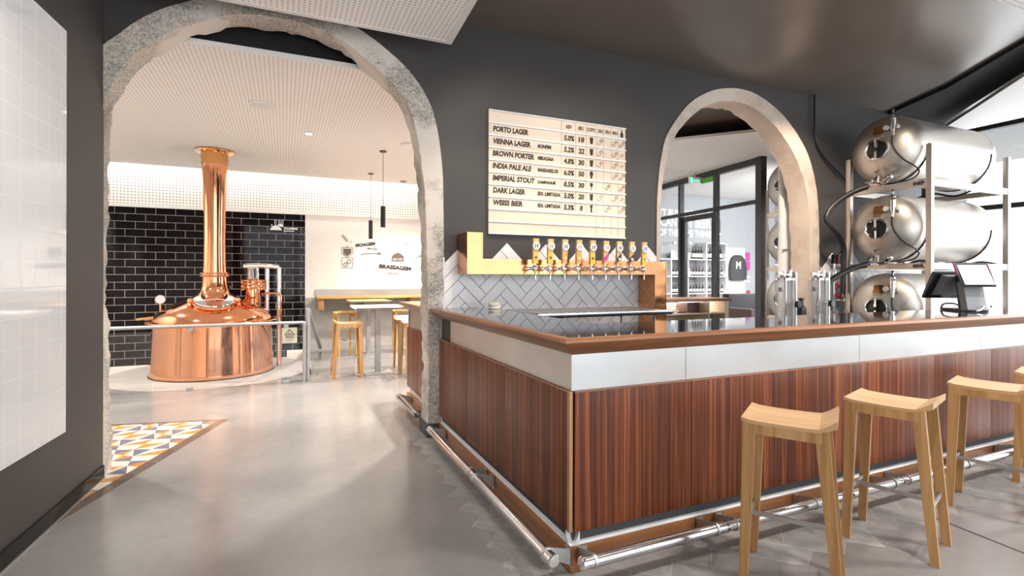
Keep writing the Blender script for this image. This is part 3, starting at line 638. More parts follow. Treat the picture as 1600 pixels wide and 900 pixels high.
sp2 = tag(obj('tile_splashback', herringbone(6.245, 9.4, .9, 1.62, 6.485, 1.725), M['grey_tile'], None, 0), 'grey herringbone tile splashback behind the steel tanks', 'splashback')
struct('trim_15', MB().box(1.302, 3.643, W0 - .006, W0 - .0008, .9, 1.44).box(6.245, 9.4, W0 - .006, W0 - .0008, .9, 1.44), M['grout'], 0)
struct('trim_16', MB().box(1.283, 1.30, W0 - .014, W0, 1.131, 1.58).box(1.283, 1.30, W0 - .014, W0, .0, 1.04), M['paint_white'], 0)

# ------------------------------------------------------------------ menu board
MX0, MX1, MZ0, MZ1 = 1.709, 3.222, 1.806, 2.938; MY = W0 - .03
board = thing('menu_board', 'pale pine beer menu board with white rails and black lettering', 'menu board', (2.46, W0, 1.806))
obj('back_panel', MB().box(MX0, MX1, MY, W0 - .001, MZ0, MZ1), M['pine'], board, 0)
rp = (MZ1 - MZ0) / 10
for k in range(11):
    z = MZ1 - k * rp; h = .016 if 0 < k < 10 else .012
    obj('rail', MB().box(MX0 - .004, MX1 + .004, MY - .012, MY - .0005, z - h / 2, z + h / 2, .002), M['white_plastic'], board)
cols_ = [2.468, 2.63, 2.75, 2.872, 2.958, 3.049, 3.134]
for r in range(10):
    z1 = MZ1 - r * rp - .009; z0 = z1 - rp + .018
    xs = cols_ if r < 8 else cols_[3:]
    mb = MB()
    for x in xs: mb.box(x - .0012, x + .0012, MY - .0012, MY - .0002, z0, z1)
    obj('column_line', mb, M['ink_soft'], board, 0)
rows = [('PORTO LAGER', 1.752, 2.110, '', 0, '5.0%', '18', 'p', ['1,50', '', '2,70', '10,50']),
        ('VIENNA LAGER', 1.752, 2.134, 'BONFIM', 2.357, '5.2%', '22', 'p', ['1,75', '', '3,20', '13']),
        ('BROWN PORTER', 1.747, 2.172, 'MIRAGAIA', 2.383, '4.8%', '30', 'p', ['1,75', '', '3,20', '13']),
        ('INDIA PALE ALE', 1.747, 2.145, 'MASSARELOS', 2.432, '6.0%', '50', 'g', ['', '', '3,50', '10,75']),
        ('IMPERIAL STOUT', 1.747, 2.181, 'CAMPANHÃ', 2.406, '8.5%', '30', 's', ['', '3,50', '', '10,90']),
        ('DARK LAGER', 1.752, 2.078, 'EDI. LIMITADA', 2.457, '5.0%', '20', 'p', ['1,75', '', '3,20', '13']),
        ('WEISS BIER', 1.753, 2.053, 'EDI. LIMITADA', 2.457, '5.3%', '8', 'w', ['', '2,70', '', '15,50'])]
ty = MY - .0003
hd = MB(); zc = MZ1 - rp * .5
for s_, x0, x1 in (('ABV', 2.515, 2.588), ('IBU', 2.657, 2.722), ('COPO', 2.757, 2.858), ('20cl', 2.885, 2.950), ('30cl', 2.972, 3.040), ('40cl', 3.060, 3.125)): hd.join(text(s_, (x0, x1, zc - .020, zc + .018), ty, .002, .15))
hd.cyl((3.178, ty, zc - .01), (3.178, ty - .002, zc - .01), .0, n=3)
hd.prism([(3.160, zc - .038), (3.196, zc - .038), (3.196, zc + .002), (3.184, zc + .016), (3.184, zc + .04), (3.172, zc + .04), (3.172, zc + .016), (3.160, zc + .002)], 'xz', ty - .002, ty)
obj('lettering', hd, M['ink'], board, 0)
glassic = {'p': [(-.014, -.030), (.014, -.030), (.021, .034), (-.021, .034)], 'g': [(-.010, -.036), (.010, -.036), (.012, -.014), (.020, .004), (.020, .016), (.013, .036), (-.013, .036), (-.020, .016), (-.020, .004), (-.012, -.014)],
           's': [(-.014, -.036), (.014, -.036), (.003, -.030), (.003, -.010), (.016, .004), (.018, .018), (.012, .034), (-.012, .034), (-.018, .018), (-.016, .004), (-.003, -.010), (-.003, -.030)],
           'w': [(-.013, -.036), (.013, -.036), (.008, -.022), (.009, .006), (.016, .022), (.015, .037), (-.015, .037), (-.016, .022), (-.009, .006), (-.008, -.022)]}
pc = [2.915, 3.003, 3.092, 3.178]
for k, (nm, x0, x1, sub, sx, abv, ibu, gi, pr) in enumerate(rows):
    zb = MZ1 - (k + 1) * rp; lt = MB(); sm = MB()
    lt.join(text(nm, (x0, x1, zb - .078, zb - .026), ty, .002, .12, .045))
    obj('lettering', lt, M['ink'], board, 0); lt = MB(); lt.join(text(abv, (2.496, 2.616, zb - .083, zb - .029), ty, .002, .12, .04)); lt.join(text(ibu, (2.660 if len(ibu) > 1 else 2.678, 2.728 if len(ibu) > 1 else 2.712, zb - .083, zb - .030), ty, .002, .12, .04))
    obj('lettering', lt, M['ink'], board, 0); lt = MB()
    if sub: obj('lettering', text(sub, (2.210, sx, zb - .073, zb - .036), ty, .002, .12, .05), M['ink'], board, 0)
    lt.prism([(2.812 + a, zb - .056 + b) for a, b in glassic[gi]], 'xz', ty - .002, ty); obj('glass_icon', lt, M['ink'], board, 0)
    for q, s_ in enumerate(pr):
        if s_:
            h = .036 if len(s_) > 2 else .022
            if len(s_) > 4: h = .041
            sm.join(text(s_, (pc[q] - h, pc[q] + h, zb - .056 - h * .95, zb - .056 + h * .95), ty, .0015, 0, .005, PI / 4))
            if len(s_) > 2 or q == 3: sm.box(pc[q] + h * .75, pc[q] + h * .75 + .006, ty - .0015, ty, zb - .096, zb - .092)
    obj('price', sm, M['ink_soft'], board, 0)

# ------------------------------------------------------------------ copper tap tower with nine taps
CY0, CY1 = 4.165, 4.425
tower = thing('tap_tower', 'copper clad beer tap tower with nine wooden tap handles', 'tap tower', (2.5, 4.3, .9))
cp = [(1.42, 1.432), (3.406, 1.432), (3.406, .90), (3.552, .90), (3.552, 1.562), (1.56, 1.562), (1.56, 1.788), (1.42, 1.788)]
pb = MB(); pb.prism(cp, 'xz', CY0, CY1); pipe = obj('pipe_body', pb, M['copper_pipe'], tower, 0)
e = MB()
loop = cp
def inset(poly, d):
    n = len(poly); A = sum(poly[i][0] * poly[(i + 1) % n][1] - poly[(i + 1) % n][0] * poly[i][1] for i in range(n)); sgn = 1 if A > 0 else -1; out = []
    for i in range(n):
        p0 = Vector(poly[i - 1]); p1 = Vector(poly[i]); p2 = Vector(poly[(i + 1) % n]); d1 = (p1 - p0).normalized(); d2 = (p2 - p1).normalized()
        n1 = Vector((-d1.y, d1.x)) * sgn; n2 = Vector((-d2.y, d2.x)) * sgn; k = (n1 + n2) / (1 + n1.dot(n2)); out.append(tuple(p1 + k * d))
    return out
inn = inset(cp, .007)
for i in range(len(cp)):
    j = (i + 1) % len(cp); e.hexa([(cp[i][0], CY0 - .004, cp[i][1]), (cp[j][0], CY0 - .004, cp[j][1]), (inn[j][0], CY0 - .004, inn[j][1]), (inn[i][0], CY0 - .004, inn[i][1])],
                                 [(cp[i][0], CY0, cp[i][1]), (cp[j][0], CY0, cp[j][1]), (inn[j][0], CY0, inn[j][1]), (inn[i][0], CY0, inn[i][1])])
e.hexa([(3.406, CY0 - .002, 1.432), (3.411, CY0 - .002, 1.430), (3.552, CY0 - .002, 1.560), (3.548, CY0 - .002, 1.563)], [(3.406, CY0, 1.432), (3.411, CY0, 1.430), (3.552, CY0, 1.560), (3.548, CY0, 1.563)])
obj('edge_bead', e, M['copper_dk'], tower, 0)
skins = ['y', 'y', 'o', 'o', 'y', 'r', 'k', 'k', 'g']
for k in range(9):
    x = 2.010 + k * .1462; yb = CY0 - .10; z = 1.482
    t_ = MB(); t_.cyl((x, CY0, z), (x, yb, z), .017, n=18); t_.cyl((x, CY0, z), (x, CY0 - .008, z), .026, n=18); t_.sphere((x, yb, z), .027, 18, 12, (1, .95, 1.1)); t_.cyl((x, yb - .004, z - .02), (x, yb - .018, z - .062), .008, .0065, 12); t_.cyl((x, yb - .018, z - .062), (x + .001, yb - .018, z - .098), .0062, .0055, 12); t_.cyl((x, yb, z + .02), (x, yb - .004, z + .045), .011, .009, 12)
    tap = obj('tap', t_, M['chrome'], tower)
    hz0, hz1, hw = z + .043, z + .262, .028; lean = .016
    hb = MB().hexa([(x - hw * .85, yb - .018, hz0), (x + hw * .85, yb - .018, hz0), (x + hw * .85, yb + .006, hz0), (x - hw * .85, yb + .006, hz0)], [(x - hw, yb - .018 - lean, hz1), (x + hw, yb - .018 - lean, hz1), (x + hw, yb + .008 - lean, hz1), (x - hw, yb + .008 - lean, hz1)])
    obj('handle', hb, M['tap_wood'], tap, 0)
    fy = lambda zz: yb - .0195 - lean * (zz - hz0) / (hz1 - hz0)
    bz = hz0 + .155; bd = MB().cyl((x + .002, fy(bz), bz), (x + .002, fy(bz) - .006, bz - .0005), .035, n=28); obj('badge', bd, M['white_plastic'], tap)
    # emblem of two leaning strokes
    em = MB()
    for dx, s_ in ((-.012, 1), (.012, 1)):
        em.prism([(x + dx - .006, bz - .016), (x + dx + .001, bz - .018), (x + dx + .009, bz + .016), (x + dx + .001, bz + .018)], 'xz', fy(bz) - .0075, fy(bz) - .006)
    em.prism([(x - .016, bz + .012), (x - .004, bz + .020), (x - .002, bz + .012)], 'xz', fy(bz) - .0075, fy(bz) - .006); em.prism([(x + .004, bz + .010), (x + .012, bz - .012), (x + .008, bz - .014), (x, bz + .008)], 'xz', fy(bz) - .0075, fy(bz) - .006)
    obj('emblem', em, M['orange'] if k % 2 else M['ink_soft'], tap, 0)
    lz = hz0 + .05; q = skins[k]; hh = hw * .9
    if q in 'ork': obj('stripe', MB().prism([(x - hh, lz - .035), (x - hh, lz + .010), (x + hh, lz + .060), (x + hh, lz + .015)], 'xz', fy(lz) - .003, fy(lz) + .001), {'o': M['orange'], 'r': M['pink'], 'k': M['black']}[q], tap, 0)
    else: obj('stripe', MB().box(x - hh, x + hh, fy(lz) - .002, fy(lz) + .001, lz - .05, lz + .075), M['yellow'], tap, 0)
    obj('label_mark', MB().box(x - .010, x + .010, fy(lz) - .005, fy(lz) - .003, lz - .006, lz + .014), {'y': M['ink_soft'], 'o': M['cream'], 'r': M['red'], 'k': M['white_plastic'], 'g': M['green']}[q], tap, 0)

# ------------------------------------------------------------------ work area behind the bar
wb = thing('work_bench', 'stainless work bench with pipes behind the bar under the taps', 'bench', (3.2, 3.9, 0))
obj('bench_top', MB().box(1.78, 3.38, 3.36, 4.41, .90, .93, .004).box(3.6, 6.0, 3.36, 4.41, .90, .93, .004).box(3.38, 3.6, 3.36, 4.14, .90, .93), M['steel'], wb); obj('bench_front', MB().box(1.78, 5.98, 3.40, 3.42, .08, .90), M['alu'], wb, 0)
for x in (1.84, 3.0, 4.4, 5.9): obj('leg', MB().box(x - .02, x + .02, 3.38, 3.42, 0, .9), M['alu'], wb, 0)
for k, (x0, x1) in enumerate(((2.3, 2.75), (2.5, 3.0), (2.2, 3.1))): obj('pipe', MB().tube([(x0, 3.6 + k * .08, .945), (x0 + .1, 3.58, .985), ((x0 + x1) / 2, 3.62 + k * .1, .99), (x1 - .08, 3.6, .985), (x1, 3.66, .945)], .014, 10), M['steel'] if k else M['rubber'], wb)
tray = thing('drip_shelf', 'long stainless glass shelf standing on posts below the taps', 'shelf', (2.4, 3.85, .93))
obj('shelf_plate', MB().box(1.76, 3.05, 3.50, 4.10, 1.09, 1.126, .004), M['steel'], tray); 
pm = MB()
for k in range(18): pm.box(1.80 + k * .069, 1.84 + k * .069, 3.54, 4.06, 1.1262, 1.1275)
obj('grid', pm, M['alu'], tray, 0)
for x in (1.84, 2.0, 2.9):
    for y in (3.56, 4.02): obj('post', MB().cyl((x, y, .9305), (x, y, 1.09), .012, n=12), M['white_plastic'] if x == 2.0 else M['steel'], tray)
for k, (x, y, r, z0, h, s_) in enumerate(((1.668, 4.15, .052, 1.1308, .026, 'lower cream coaster of the small stack on the black counter end'), (1.662, 4.148, .050, 1.1572, .026, 'upper cream coaster on top of the small stack on the counter'))):
    tag(obj('coaster', MB().lathe([(r - .004, 0), (r, .003), (r, h - .003), (r - .004, h)], (x, y, z0), n=28), M['cream'] if k else M['white'], None, 40), s_, 'coaster')
# two clear growler fillers and a jug between them
def filler(label, x, y):
    r = thing('growler_filler', label, 'bottle filler', (x, y, .93)); z0 = .9305
    obj('base', MB().box(x - .10, x + .10, y - .09, y + .09, z0, z0 + .05, .006), M['steel'], r)
    obj('cylinder', MB().lathe([(.085, 0), (.085, .40)], (x, y, z0 + .05), n=32), M['acrylic'], r)
    obj('top_cap', MB().lathe([(.088, 0), (.088, .02), (.05, .028), (.03, .05), (0.001, .05)], (x, y, z0 + .45), n=32), M['steel'], r)
    obj('valve', MB().cyl((x - .09, y - .02, z0 + .505), (x + .08, y - .02, z0 + .505), .012, n=12).cyl((x - .03, y - .02, z0 + .485), (x - .03, y - .02, z0 + .54), .012, n=12).cyl((x + .05, y - .02, z0 + .485), (x + .05, y - .02, z0 + .55), .014, n=12).box(x - .13, x - .07, y - .03, y - .01, z0 + .50, z0 + .525, .003), M['chrome'], r)
    obj('side_plate', MB().box(x + .087, x + .105, y - .05, y + .05, z0 + .05, z0 + .53, .003), M['alu'], r)
    obj('door_catch', MB().cyl((x + .06, y - .085, z0 + .22), (x + .06, y - .115, z0 + .22), .032, n=18).box(x + .03, x + .06, y - .1, y - .085, z0 + .19, z0 + .25, .003), M['black'], r)
    obj('inner_pipe', MB().cyl((x + .01, y, z0 + .05), (x + .01, y, z0 + .45), .012, n=12), M['steel'], r)
    obj('hinge', MB().box(x - .088, x - .07, y - .03, y + .0, z0 + .34, z0 + .38, .003), M['grey_plastic'], r)
filler('left clear growler filler cylinder in front of the white pipe', 4.43, 3.5); filler('right clear growler filler cylinder beside the gas manifold', 4.91, 3.5)
jg = thing('growler_jug', 'small black growler jug with a ring handle between the two fillers', 'jug', (4.66, 3.5, .93))
obj('body', MB().lathe([(.05, 0), (.06, .01), (.06, .13), (.05, .17), (.022, .205), (.02, .25), (.024, .255), (.024, .275), (0.001, .275)], (4.66, 3.5, .9305), n=28), M['black'], jg)
obj('handle', MB().tube([(4.642, 3.5, 1.17), (4.615, 3.5, 1.17), (4.608, 3.5, 1.13), (4.62, 3.5, 1.09)], .006, 8), M['black'], jg)

# POS terminal on the counter
ps = thing('pos_terminal', 'black tilted touch screen till with customer display on the bar top', 'till', (5.3, 2.45, 1.131))
Rz = Matrix.Translation((5.28, 2.45, 1.131)) @ Matrix.Rotation(math.radians(-124), 4, 'Z')
def pos(name, mb, m, par=ps, sm=35): q = MB().join(mb, Rz); return obj(name, q, m, par, sm)
pos('base', MB().box(-.16, .12, -.10, .10, 0, .018, .006), M['black'])
pos('arch_foot', MB().tube([(-.16, -.09, .012), (-.12, -.09, .05), (0, -.09, .06), (.06, -.09, .05)], .007, 8), M['black'])
pos('column', MB().hexa([(0, -.05, .015), (.07, -.05, .015), (.07, .05, .015), (0, .05, .015)], [(-.05, -.05, .30), (.01, -.05, .30), (.01, .05, .30), (-.05, .05, .30)]), M['black'])
pos('rear_cover', MB().hexa([(.07, -.07, .015), (.15, -.07, .015), (.15, .07, .015), (.07, .07, .015)], [(.012, -.07, .24), (.09, -.07, .24), (.09, .07, .24), (.012, .07, .24)]), M['grey_plastic'])
sc_ = pos('screen', MB().hexa([(-.30, -.17, .10), (-.27, -.17, .095), (-.27, .17, .095), (-.30, .17, .10)], [(-.14, -.17, .335), (-.10, -.17, .315), (-.10, .17, .315), (-.14, .17, .335)]), M['black'])
pos('screen_glass', MB().hexa([(-.299, -.15, .115), (-.297, -.15, .115), (-.297, .15, .115), (-.299, .15, .115)], [(-.157, -.15, .322), (-.155, -.15, .322), (-.155, .15, .322), (-.157, .15, .322)]), M['stone_top'], sc_)
pos('back_shell', MB().hexa([(-.26, -.12, .12), (-.14, -.10, .14), (-.14, .10, .14), (-.26, .12, .12)], [(-.12, -.12, .31), (-.06, -.10, .29), (-.06, .10, .29), (-.12, .12, .31)]), M['grey_plastic'], sc_)
pos('arm', MB().tube([(-.06, 0, .30), (.03, 0, .32), (.09, -.01, .315)], .014, 10), M['black'])
dp = pos('customer_display', MB().hexa([(.17, -.13, .21), (.19, -.13, .205), (.19, .11, .205), (.17, .11, .21)], [(.06, -.13, .40), (.08, -.13, .405), (.08, .11, .405), (.06, .11, .40)]), M['black'])
for ys in (-.133, .11): pos('pink_glint', MB().hexa([(.115, ys, .305), (.135, ys, .305), (.135, ys + .003, .305), (.115, ys + .003, .305)], [(.06, ys, .40), (.08, ys, .405), (.08, ys + .003, .405), (.06, ys + .003, .40)]), M['pink'], dp)  # pink reflection on the display edges, painted as thin strips
pos('display_face', MB().hexa([(.1925, -.115, .225), (.1945, -.115, .225), (.1945, .095, .225), (.1925, .095, .225)], [(.0895, -.115, .385), (.0915, -.115, .385), (.0915, .095, .385), (.0895, .095, .385)]), M['display'], dp)
pos('display_back', MB().hexa([(.166, -.115, .225), (.1685, -.115, .225), (.1685, .095, .225), (.166, .095, .225)], [(.062, -.115, .385), (.0645, -.115, .385), (.0645, .095, .385), (.062, .095, .385)]), M['white_plastic'], dp)
pos('cable', MB().tube([(.10, .03, .03), (.16, .04, .05), (.19, .0, .02), (.22, -.05, .012)], .006, 8), M['white_plastic'])

# ------------------------------------------------------------------ bar stools
def make_stool(label, mats=('oak', 'oak_seat'), group=None):
    """long axis local +x (upturned end), origin on the floor"""
    r = thing('bar_stool', label, 'stool', (0, 0, 0), group); zt = .755; hx, hy = .185, .165; le, se = M[mats[0]], M[mats[1]]
    for sx in (-1, 1):
        for sy in (-1, 1):
            lw_, ld = .046, .030; fx_ = .190 if sx > 0 else -.190; fy_ = sy * (hy - .0)
            def sq(x, y, z, a, b): return [(x - a, y - b, z), (x + a, y - b, z), (x + a, y + b, z), (x - a, y + b, z)]
            tx, ty_ = (.122 if sx > 0 else -.165), sy * (hy - .018)
            obj('leg', MB().hexa(sq(fx_, fy_ - sy * .012, 0, .019, .0125), sq(tx, ty_, zt - .004, .027, .017)), le, r, 0)
    # saddle seat: gently dished, one end folded up
    xs = [-.200, -.19, -.165, -.12, -.04, .03, .08, .113, .115, .145, .182]; zz = [.010, .008, .002, -.001, -.003, -.003, -.002, .0, .002, .018, .044]
    mb = MB(); vs = []
    for x, dz in zip(xs, zz):
        th = .016 if x < .116 else .016 + (x - .116) * .25
        yy = hy
        vs += [(x, -yy, zt + dz), (x, yy, zt + dz), (x, yy, zt + dz - th), (x, -yy, zt + dz - th)]
    n = len(xs); fs = [(0, 1, 2, 3), ((n - 1) * 4 + 3, (n - 1) * 4 + 2, (n - 1) * 4 + 1, (n - 1) * 4)]
    for i in range(n - 1):
        for j in range(4): fs.append((i * 4 + j, i * 4 + (j + 1) % 4, (i + 1) * 4 + (j + 1) % 4, (i + 1) * 4 + j))
    obj('seat', mb.add(vs, fs), se, r, 14)
    for sy in (-1, 1): obj('apron', MB().box(-hx + .02, .125, sy * (hy - .0005) - (.022 if sy > 0 else 0), sy * (hy - .0005) + (.022 if sy < 0 else 0), zt - .062, zt - .014), le, r, 0)
    for sx in (-1, 1): sxx = .168 if sx > 0 else -.183; obj('stretcher', MB().box(sxx - .004, sxx + .004, -hy + .02, hy - .02, .255, .275), M['alu'], r, 0)
    obj('foot_bar', MB().box(-.18, .173, -.006, .006, .255, .275), M['alu'], r, 0)
    return r
sg = 'oak bar stools along the long bar'
s1 = make_stool('oak bar stool nearest the bar corner, leftmost of the row', group=sg)
s1.location = (2.195, 1.69, 0); s1.rotation_euler = (0, 0, math.radians(-57))
dup(s1, (3.005, 1.70, 0), math.radians(-72), 'second oak bar stool from the bar corner, between two others', sg)
dup(s1, (3.99, 1.70, 0), math.radians(-73), 'third oak bar stool from the bar corner, partly cut by the frame', sg)
dup(s1, (4.83, 1.71, 0), math.radians(-75), 'farthest oak bar stool by the bar, only its corner in view', sg)
sg2 = 'bar stools in the brewery room'
dk = make_stool('oak stool in front of the high table, left of its steel base', group=sg2); dk.location = (.80, 7.55, 0); dk.rotation_euler = (0, 0, math.radians(180))
dup(dk, (1.70, 7.80, 0), math.radians(90), 'farther of the two dark oak stools behind the second bar end', sg2)
dup(dk, (1.70, 7.28, 0), math.radians(90), 'nearer of the two dark oak stools behind the second bar end', sg2)
am = make_stool('amber wooden stool behind the left stool, near the wall ledge', ('amber', 'amber_seat'), sg2); am.location = (.98, 9.55, 0); am.rotation_euler = (0, 0, math.radians(-80))
dup(am, (2.02, 9.62, 0), math.radians(-92), 'amber wooden stool right of the table column, near the wall ledge', sg2)

# ------------------------------------------------------------------ brewery room furniture
def table(label, x, y, m, lx=.70, ly=.75, zt=.97):
    r = thing('high_table', label, 'table', (x, y, 0))
    obj('tabletop', MB().box(x - lx / 2, x + lx / 2, y - ly / 2, y + ly / 2, zt - .028, zt, .003), m, r); obj('top_edge', MB().box(x - lx / 2 + .002, x + lx / 2 - .002, y - ly / 2 - .003, y - ly / 2, zt - .027, zt - .003), M['ink_soft'], r, 0)
    obj('column', MB().box(x - .038, x + .038, y - .038, y + .038, .02, zt - .028, .004), M['zinc'], r); obj('base_plate', MB().box(x - .2, x + .2, y - .17, y + .17, .001, .02, .004), M['alu'], r)
table('square high table with pale top and steel column, nearest the arch', 1.245, 7.66, M['white']); table('high table with amber wooden top farther back by the wall ledge', 1.38, 9.52, M['amber_seat'])
lg = thing('wall_ledge', 'long wooden bar ledge with grey upstand on the white brewery wall', 'ledge', (1.6, 10.5, 1.0))
obj('ledge_board', MB().box(.55, 6.5, 10.24, 10.59, .985, 1.012, .003), M['oak_seat'], lg); obj('upstand', MB().box(.55, 6.5, 10.575, 10.598, 1.012, 1.14), M['alu'], lg, 0)
obj('front_edge', MB().box(.55, 6.5, 10.232, 10.24, .975, 1.013), M['amber_seat'], lg, 0)
for x in (.58, 1.42, 2.3, 3.2): obj('bracket', MB().box(x, x + .10, 10.26, 10.59, .76, .985, .003) if x == .58 else MB().box(x, x + .08, 10.3, 10.59, .80, .985, .003), M['oak'], lg)
for x in (.95, 1.15, 1.66, 1.95): obj('hook', MB().tube([(x, 10.27, .985), (x, 10.27, .95), (x, 10.25, .935), (x, 10.235, .95)], .005, 6), M['steel'], lg)

# glass guard rail
RY = 7.37
gd = thing('guard_rail', 'grey steel handrail with glass panels in front of the copper kettle', 'railing', (-.8, RY, 0))
obj('handrail', MB().tube([(-3.0, RY, .79), (.225, RY, .79), (.238, RY, .785), (.243, RY, .77)], .021, 14, False), M['zinc'], gd); obj('post', MB().cyl((.243, RY, 0), (.243, RY, .78), .022, n=16), M['zinc'], gd); obj('post', MB().cyl((.290, RY + .015, 0), (.290, RY + .015, .965), .023, n=16), M['zinc'], gd)
for x in (.243, .29): obj('joint_collar', MB().cyl((x, RY + (.015 if x > .26 else 0), .745), (x, RY + (.015 if x > .26 else 0), .775), .026, n=16), M['zinc'], gd)
obj('sloping_rail', MB().tube([(.290, RY + .015, .955), (.62, 10.3, .05)], .03, 10, False), M['zinc'], gd)
for x0, x1 in ((-2.9, -1.45), (-1.42, -.42), (-.39, .19)): obj('glass_panel', MB().box(x0, x1, RY - .005, RY + .005, .035, .735), M['glass'], gd, 0)
for x in (-1.98, -1.06, .02):
    obj('clamp', MB().box(x - .035, x + .035, RY - .015, RY + .015, .001, .04, .004), M['zinc'], gd); obj('clamp', MB().box(x - .03, x + .03, RY - .012, RY + .012, .725, .772, .004), M['zinc'], gd)

# ------------------------------------------------------------------ copper brew kettle
VX, VY = -.94, 8.69
kt = thing('brew_kettle', 'large polished copper brew kettle with tall chimney rising to the ceiling', 'kettle', (VX, VY, 0))
plinth = struct('trim_17', MB().lathe([(1.0, -.279), (1.0, -.001)], (VX, VY, 0), n=72), M['plinth'])
obj('body', MB().lathe([(.79, .006), (.795, .02), (.79, .06), (.775, .40), (.765, .70), (.77, .735)], (VX, VY, 0), n=96), M['copper'], kt)
obj('foot_ring', MB().lathe([(.80, .001), (.805, .002), (.805, .012), (.79, .014)], (VX, VY, 0), n=96), M['black'], kt)
obj('rim', MB().lathe([(.77, .735), (.84, .745), (.85, .755), (.845, .765), (.80, .772), (.765, .775)], (VX, VY, 0), n=96), M['copper_dk'], kt)
obj('dome', MB().lathe([(.765, .775), (.755, .80), (.73, .845), (.67, .905), (.58, .962), (.46, 1.022), (.36, 1.065), (.28, 1.10), (.22, 1.14), (.185, 1.19), (.165, 1.26), (.16, 1.33), (.158, 1.40)], (VX, VY, 0), n=96), M['copper'], kt)
obj('collar', MB().lathe([(.158, 1.385), (.195, 1.39), (.2, 1.40), (.195, 1.41), (.175, 1.413), (.175, 1.425), (.195, 1.43), (.198, 1.44), (.19, 1.45), (.155, 1.452)], (VX, VY, 0), n=64), M['copper'], kt)
ch = obj('chimney', MB().lathe([(.155, 1.45), (.148, 1.6), (.143, 1.9), (.145, 2.3), (.155, 2.7), (.172, 3.03)], (VX, VY, 0), n=64), M['copper'], kt)
obj('top_band', MB().lathe([(.172, 3.03), (.176, 3.032), (.18, 3.22)], (VX, VY, 0), n=64), M['copper_dk'], ch); obj('ceiling_flange', MB().lathe([(.18, 3.205), (.25, 3.21), (.255, 3.22), (.25, 3.234), (.18, 3.236)], (VX, VY, 0), n=64), M['copper_dk'], ch)
tocam = Vector((-VX, -VY, 0)).normalized(); side = Vector((-tocam.y, tocam.x, 0))  # side points to the viewer's right? see below
if side.x < 0: side = -side
hd_ = (tocam * .36 + Vector((0, 0, .95))).normalized(); hc = Vector((VX, VY, .955)) + tocam * .40
obj('manhole_neck', MB().lathe([(.34, -.16), (.29, -.02), (.255, .05), (.265, .075), (.275, .09), (.27, .115), (.235, .12)], hc, hd_, 56), M['copper'], kt)
lid = obj('manhole_lid', MB().lathe([(.245, .118), (.24, .13), (.22, .134), (0.001, .134)], hc, hd_, 56), M['chrome'], kt)
for sgn in (-1, 1):
    q = hc + hd_ * .11 + side * sgn * .285
    obj('lid_clamp', MB().sphere(q, .042, 14, 8).sphere(q - Vector((0, 0, .055)) + side * sgn * .012, .034, 14, 8).cyl(q, q - hd_ * .10, .024, n=12), M['copper'], kt)
obj('script_plate', MB().join(MB().box(-.12, .12, -.012, .012, 0, .002), Matrix.Translation(hc + hd_ * .1345) @ hd_.to_track_quat('Z', 'Y').to_matrix().to_4x4()), M['steel'], kt, 0)
vc = Vector((VX, VY, 0)) + side * .50 + tocam * .06
obj('valve_flange', MB().lathe([(.11, .95), (.115, 1.07), (.10, 1.09), (.10, 1.20), (.165, 1.205), (.17, 1.22), (.165, 1.235), (.12, 1.24), (.12, 1.255), (.165, 1.26), (.17, 1.275), (.165, 1.29), (.12, 1.295), (.12, 1.31), (.15, 1.315), (.155, 1.33), (.14, 1.34), (.09, 1.345)], vc, n=40), M['copper'], kt)
bolts = MB()
for k in range(10): bolts.cyl(vc + Vector((.148 * math.cos(k * PI / 5), .148 * math.sin(k * PI / 5), 1.195)), vc + Vector((.148 * math.cos(k * PI / 5), .148 * math.sin(k * PI / 5), 1.345)), .012, n=8)
obj('bolt', bolts, M['copper_dk'], kt)
obj('sight_glass', MB().lathe([(.085, 1.345), (.09, 1.36), (.082, 1.38), (.088, 1.44), (.08, 1.46), (.085, 1.52), (.075, 1.54)], vc, n=32), M['chrome'], kt)
obj('swan_neck', MB().tube([vc - side * .13 + Vector((0, 0, 1.545)), vc + Vector((0, 0, 1.56)), vc + side * .2 + Vector((0, 0, 1.555)), vc + side * .36 + Vector((0, 0, 1.54))], .036, 14), M['chrome'], kt)
for dx, dy, zb in ((.19, .12, .3), (.36, .12, -.05)): obj('down_pipe', MB().cyl(vc + side * dx + Vector((0, dy, zb)), vc + side * dx + Vector((0, dy, 1.54)), .032, n=16), M['chrome'], kt)
gz = Vector((VX, VY, 0)) - side * .65 + tocam * .10
obj('gauge', MB().cyl(gz + Vector((0, 0, .85)), gz + Vector((0, 0, 1.01)), .013, n=10).cyl(gz + Vector((0, 0, 1.075)), gz + tocam * .02 + Vector((0, 0, 1.075)), .064, n=24), M['copper_dk'], kt); obj('gauge_face', MB().cyl(gz + tocam * .021 + Vector((0, 0, 1.075)), gz + tocam * .023 + Vector((0, 0, 1.075)), .057, n=24), M['white_plastic'], kt)
obj('thin_pipe', MB().tube([vc + side * .12 + Vector((0, -.05, 1.13)), vc + side * .30 + Vector((0, -.05, 1.14)), vc + side * .385 + Vector((0, -.05, 1.10)), vc + side * .39 + Vector((0, -.05, 1.0)), vc + side * .39 + Vector((0, -.05, .02))], .013, 10), M['copper'], kt)
obj('thin_pipe', MB().cyl(vc + side * .28 + Vector((0, -.08, .76)), vc + side * .39 + Vector((0, -.05, .80)), .010, n=10), M['copper'], kt)
obj('seam_strip', MB().cyl((VX + (tocam.x * .86 - side.x * .5) * .79, VY + (tocam.y * .86 - side.y * .5) * .79, .02), (VX + (tocam.x * .86 - side.x * .5) * .772, VY + (tocam.y * .86 - side.y * .5) * .772, .72), .009, n=8), M['copper_dk'], kt)
obj('spigot', MB().cyl(Vector((VX, VY, .82)) - side * .72, Vector((VX, VY, .80)) - side * .93, .018, n=10), M['copper_dk'], kt)
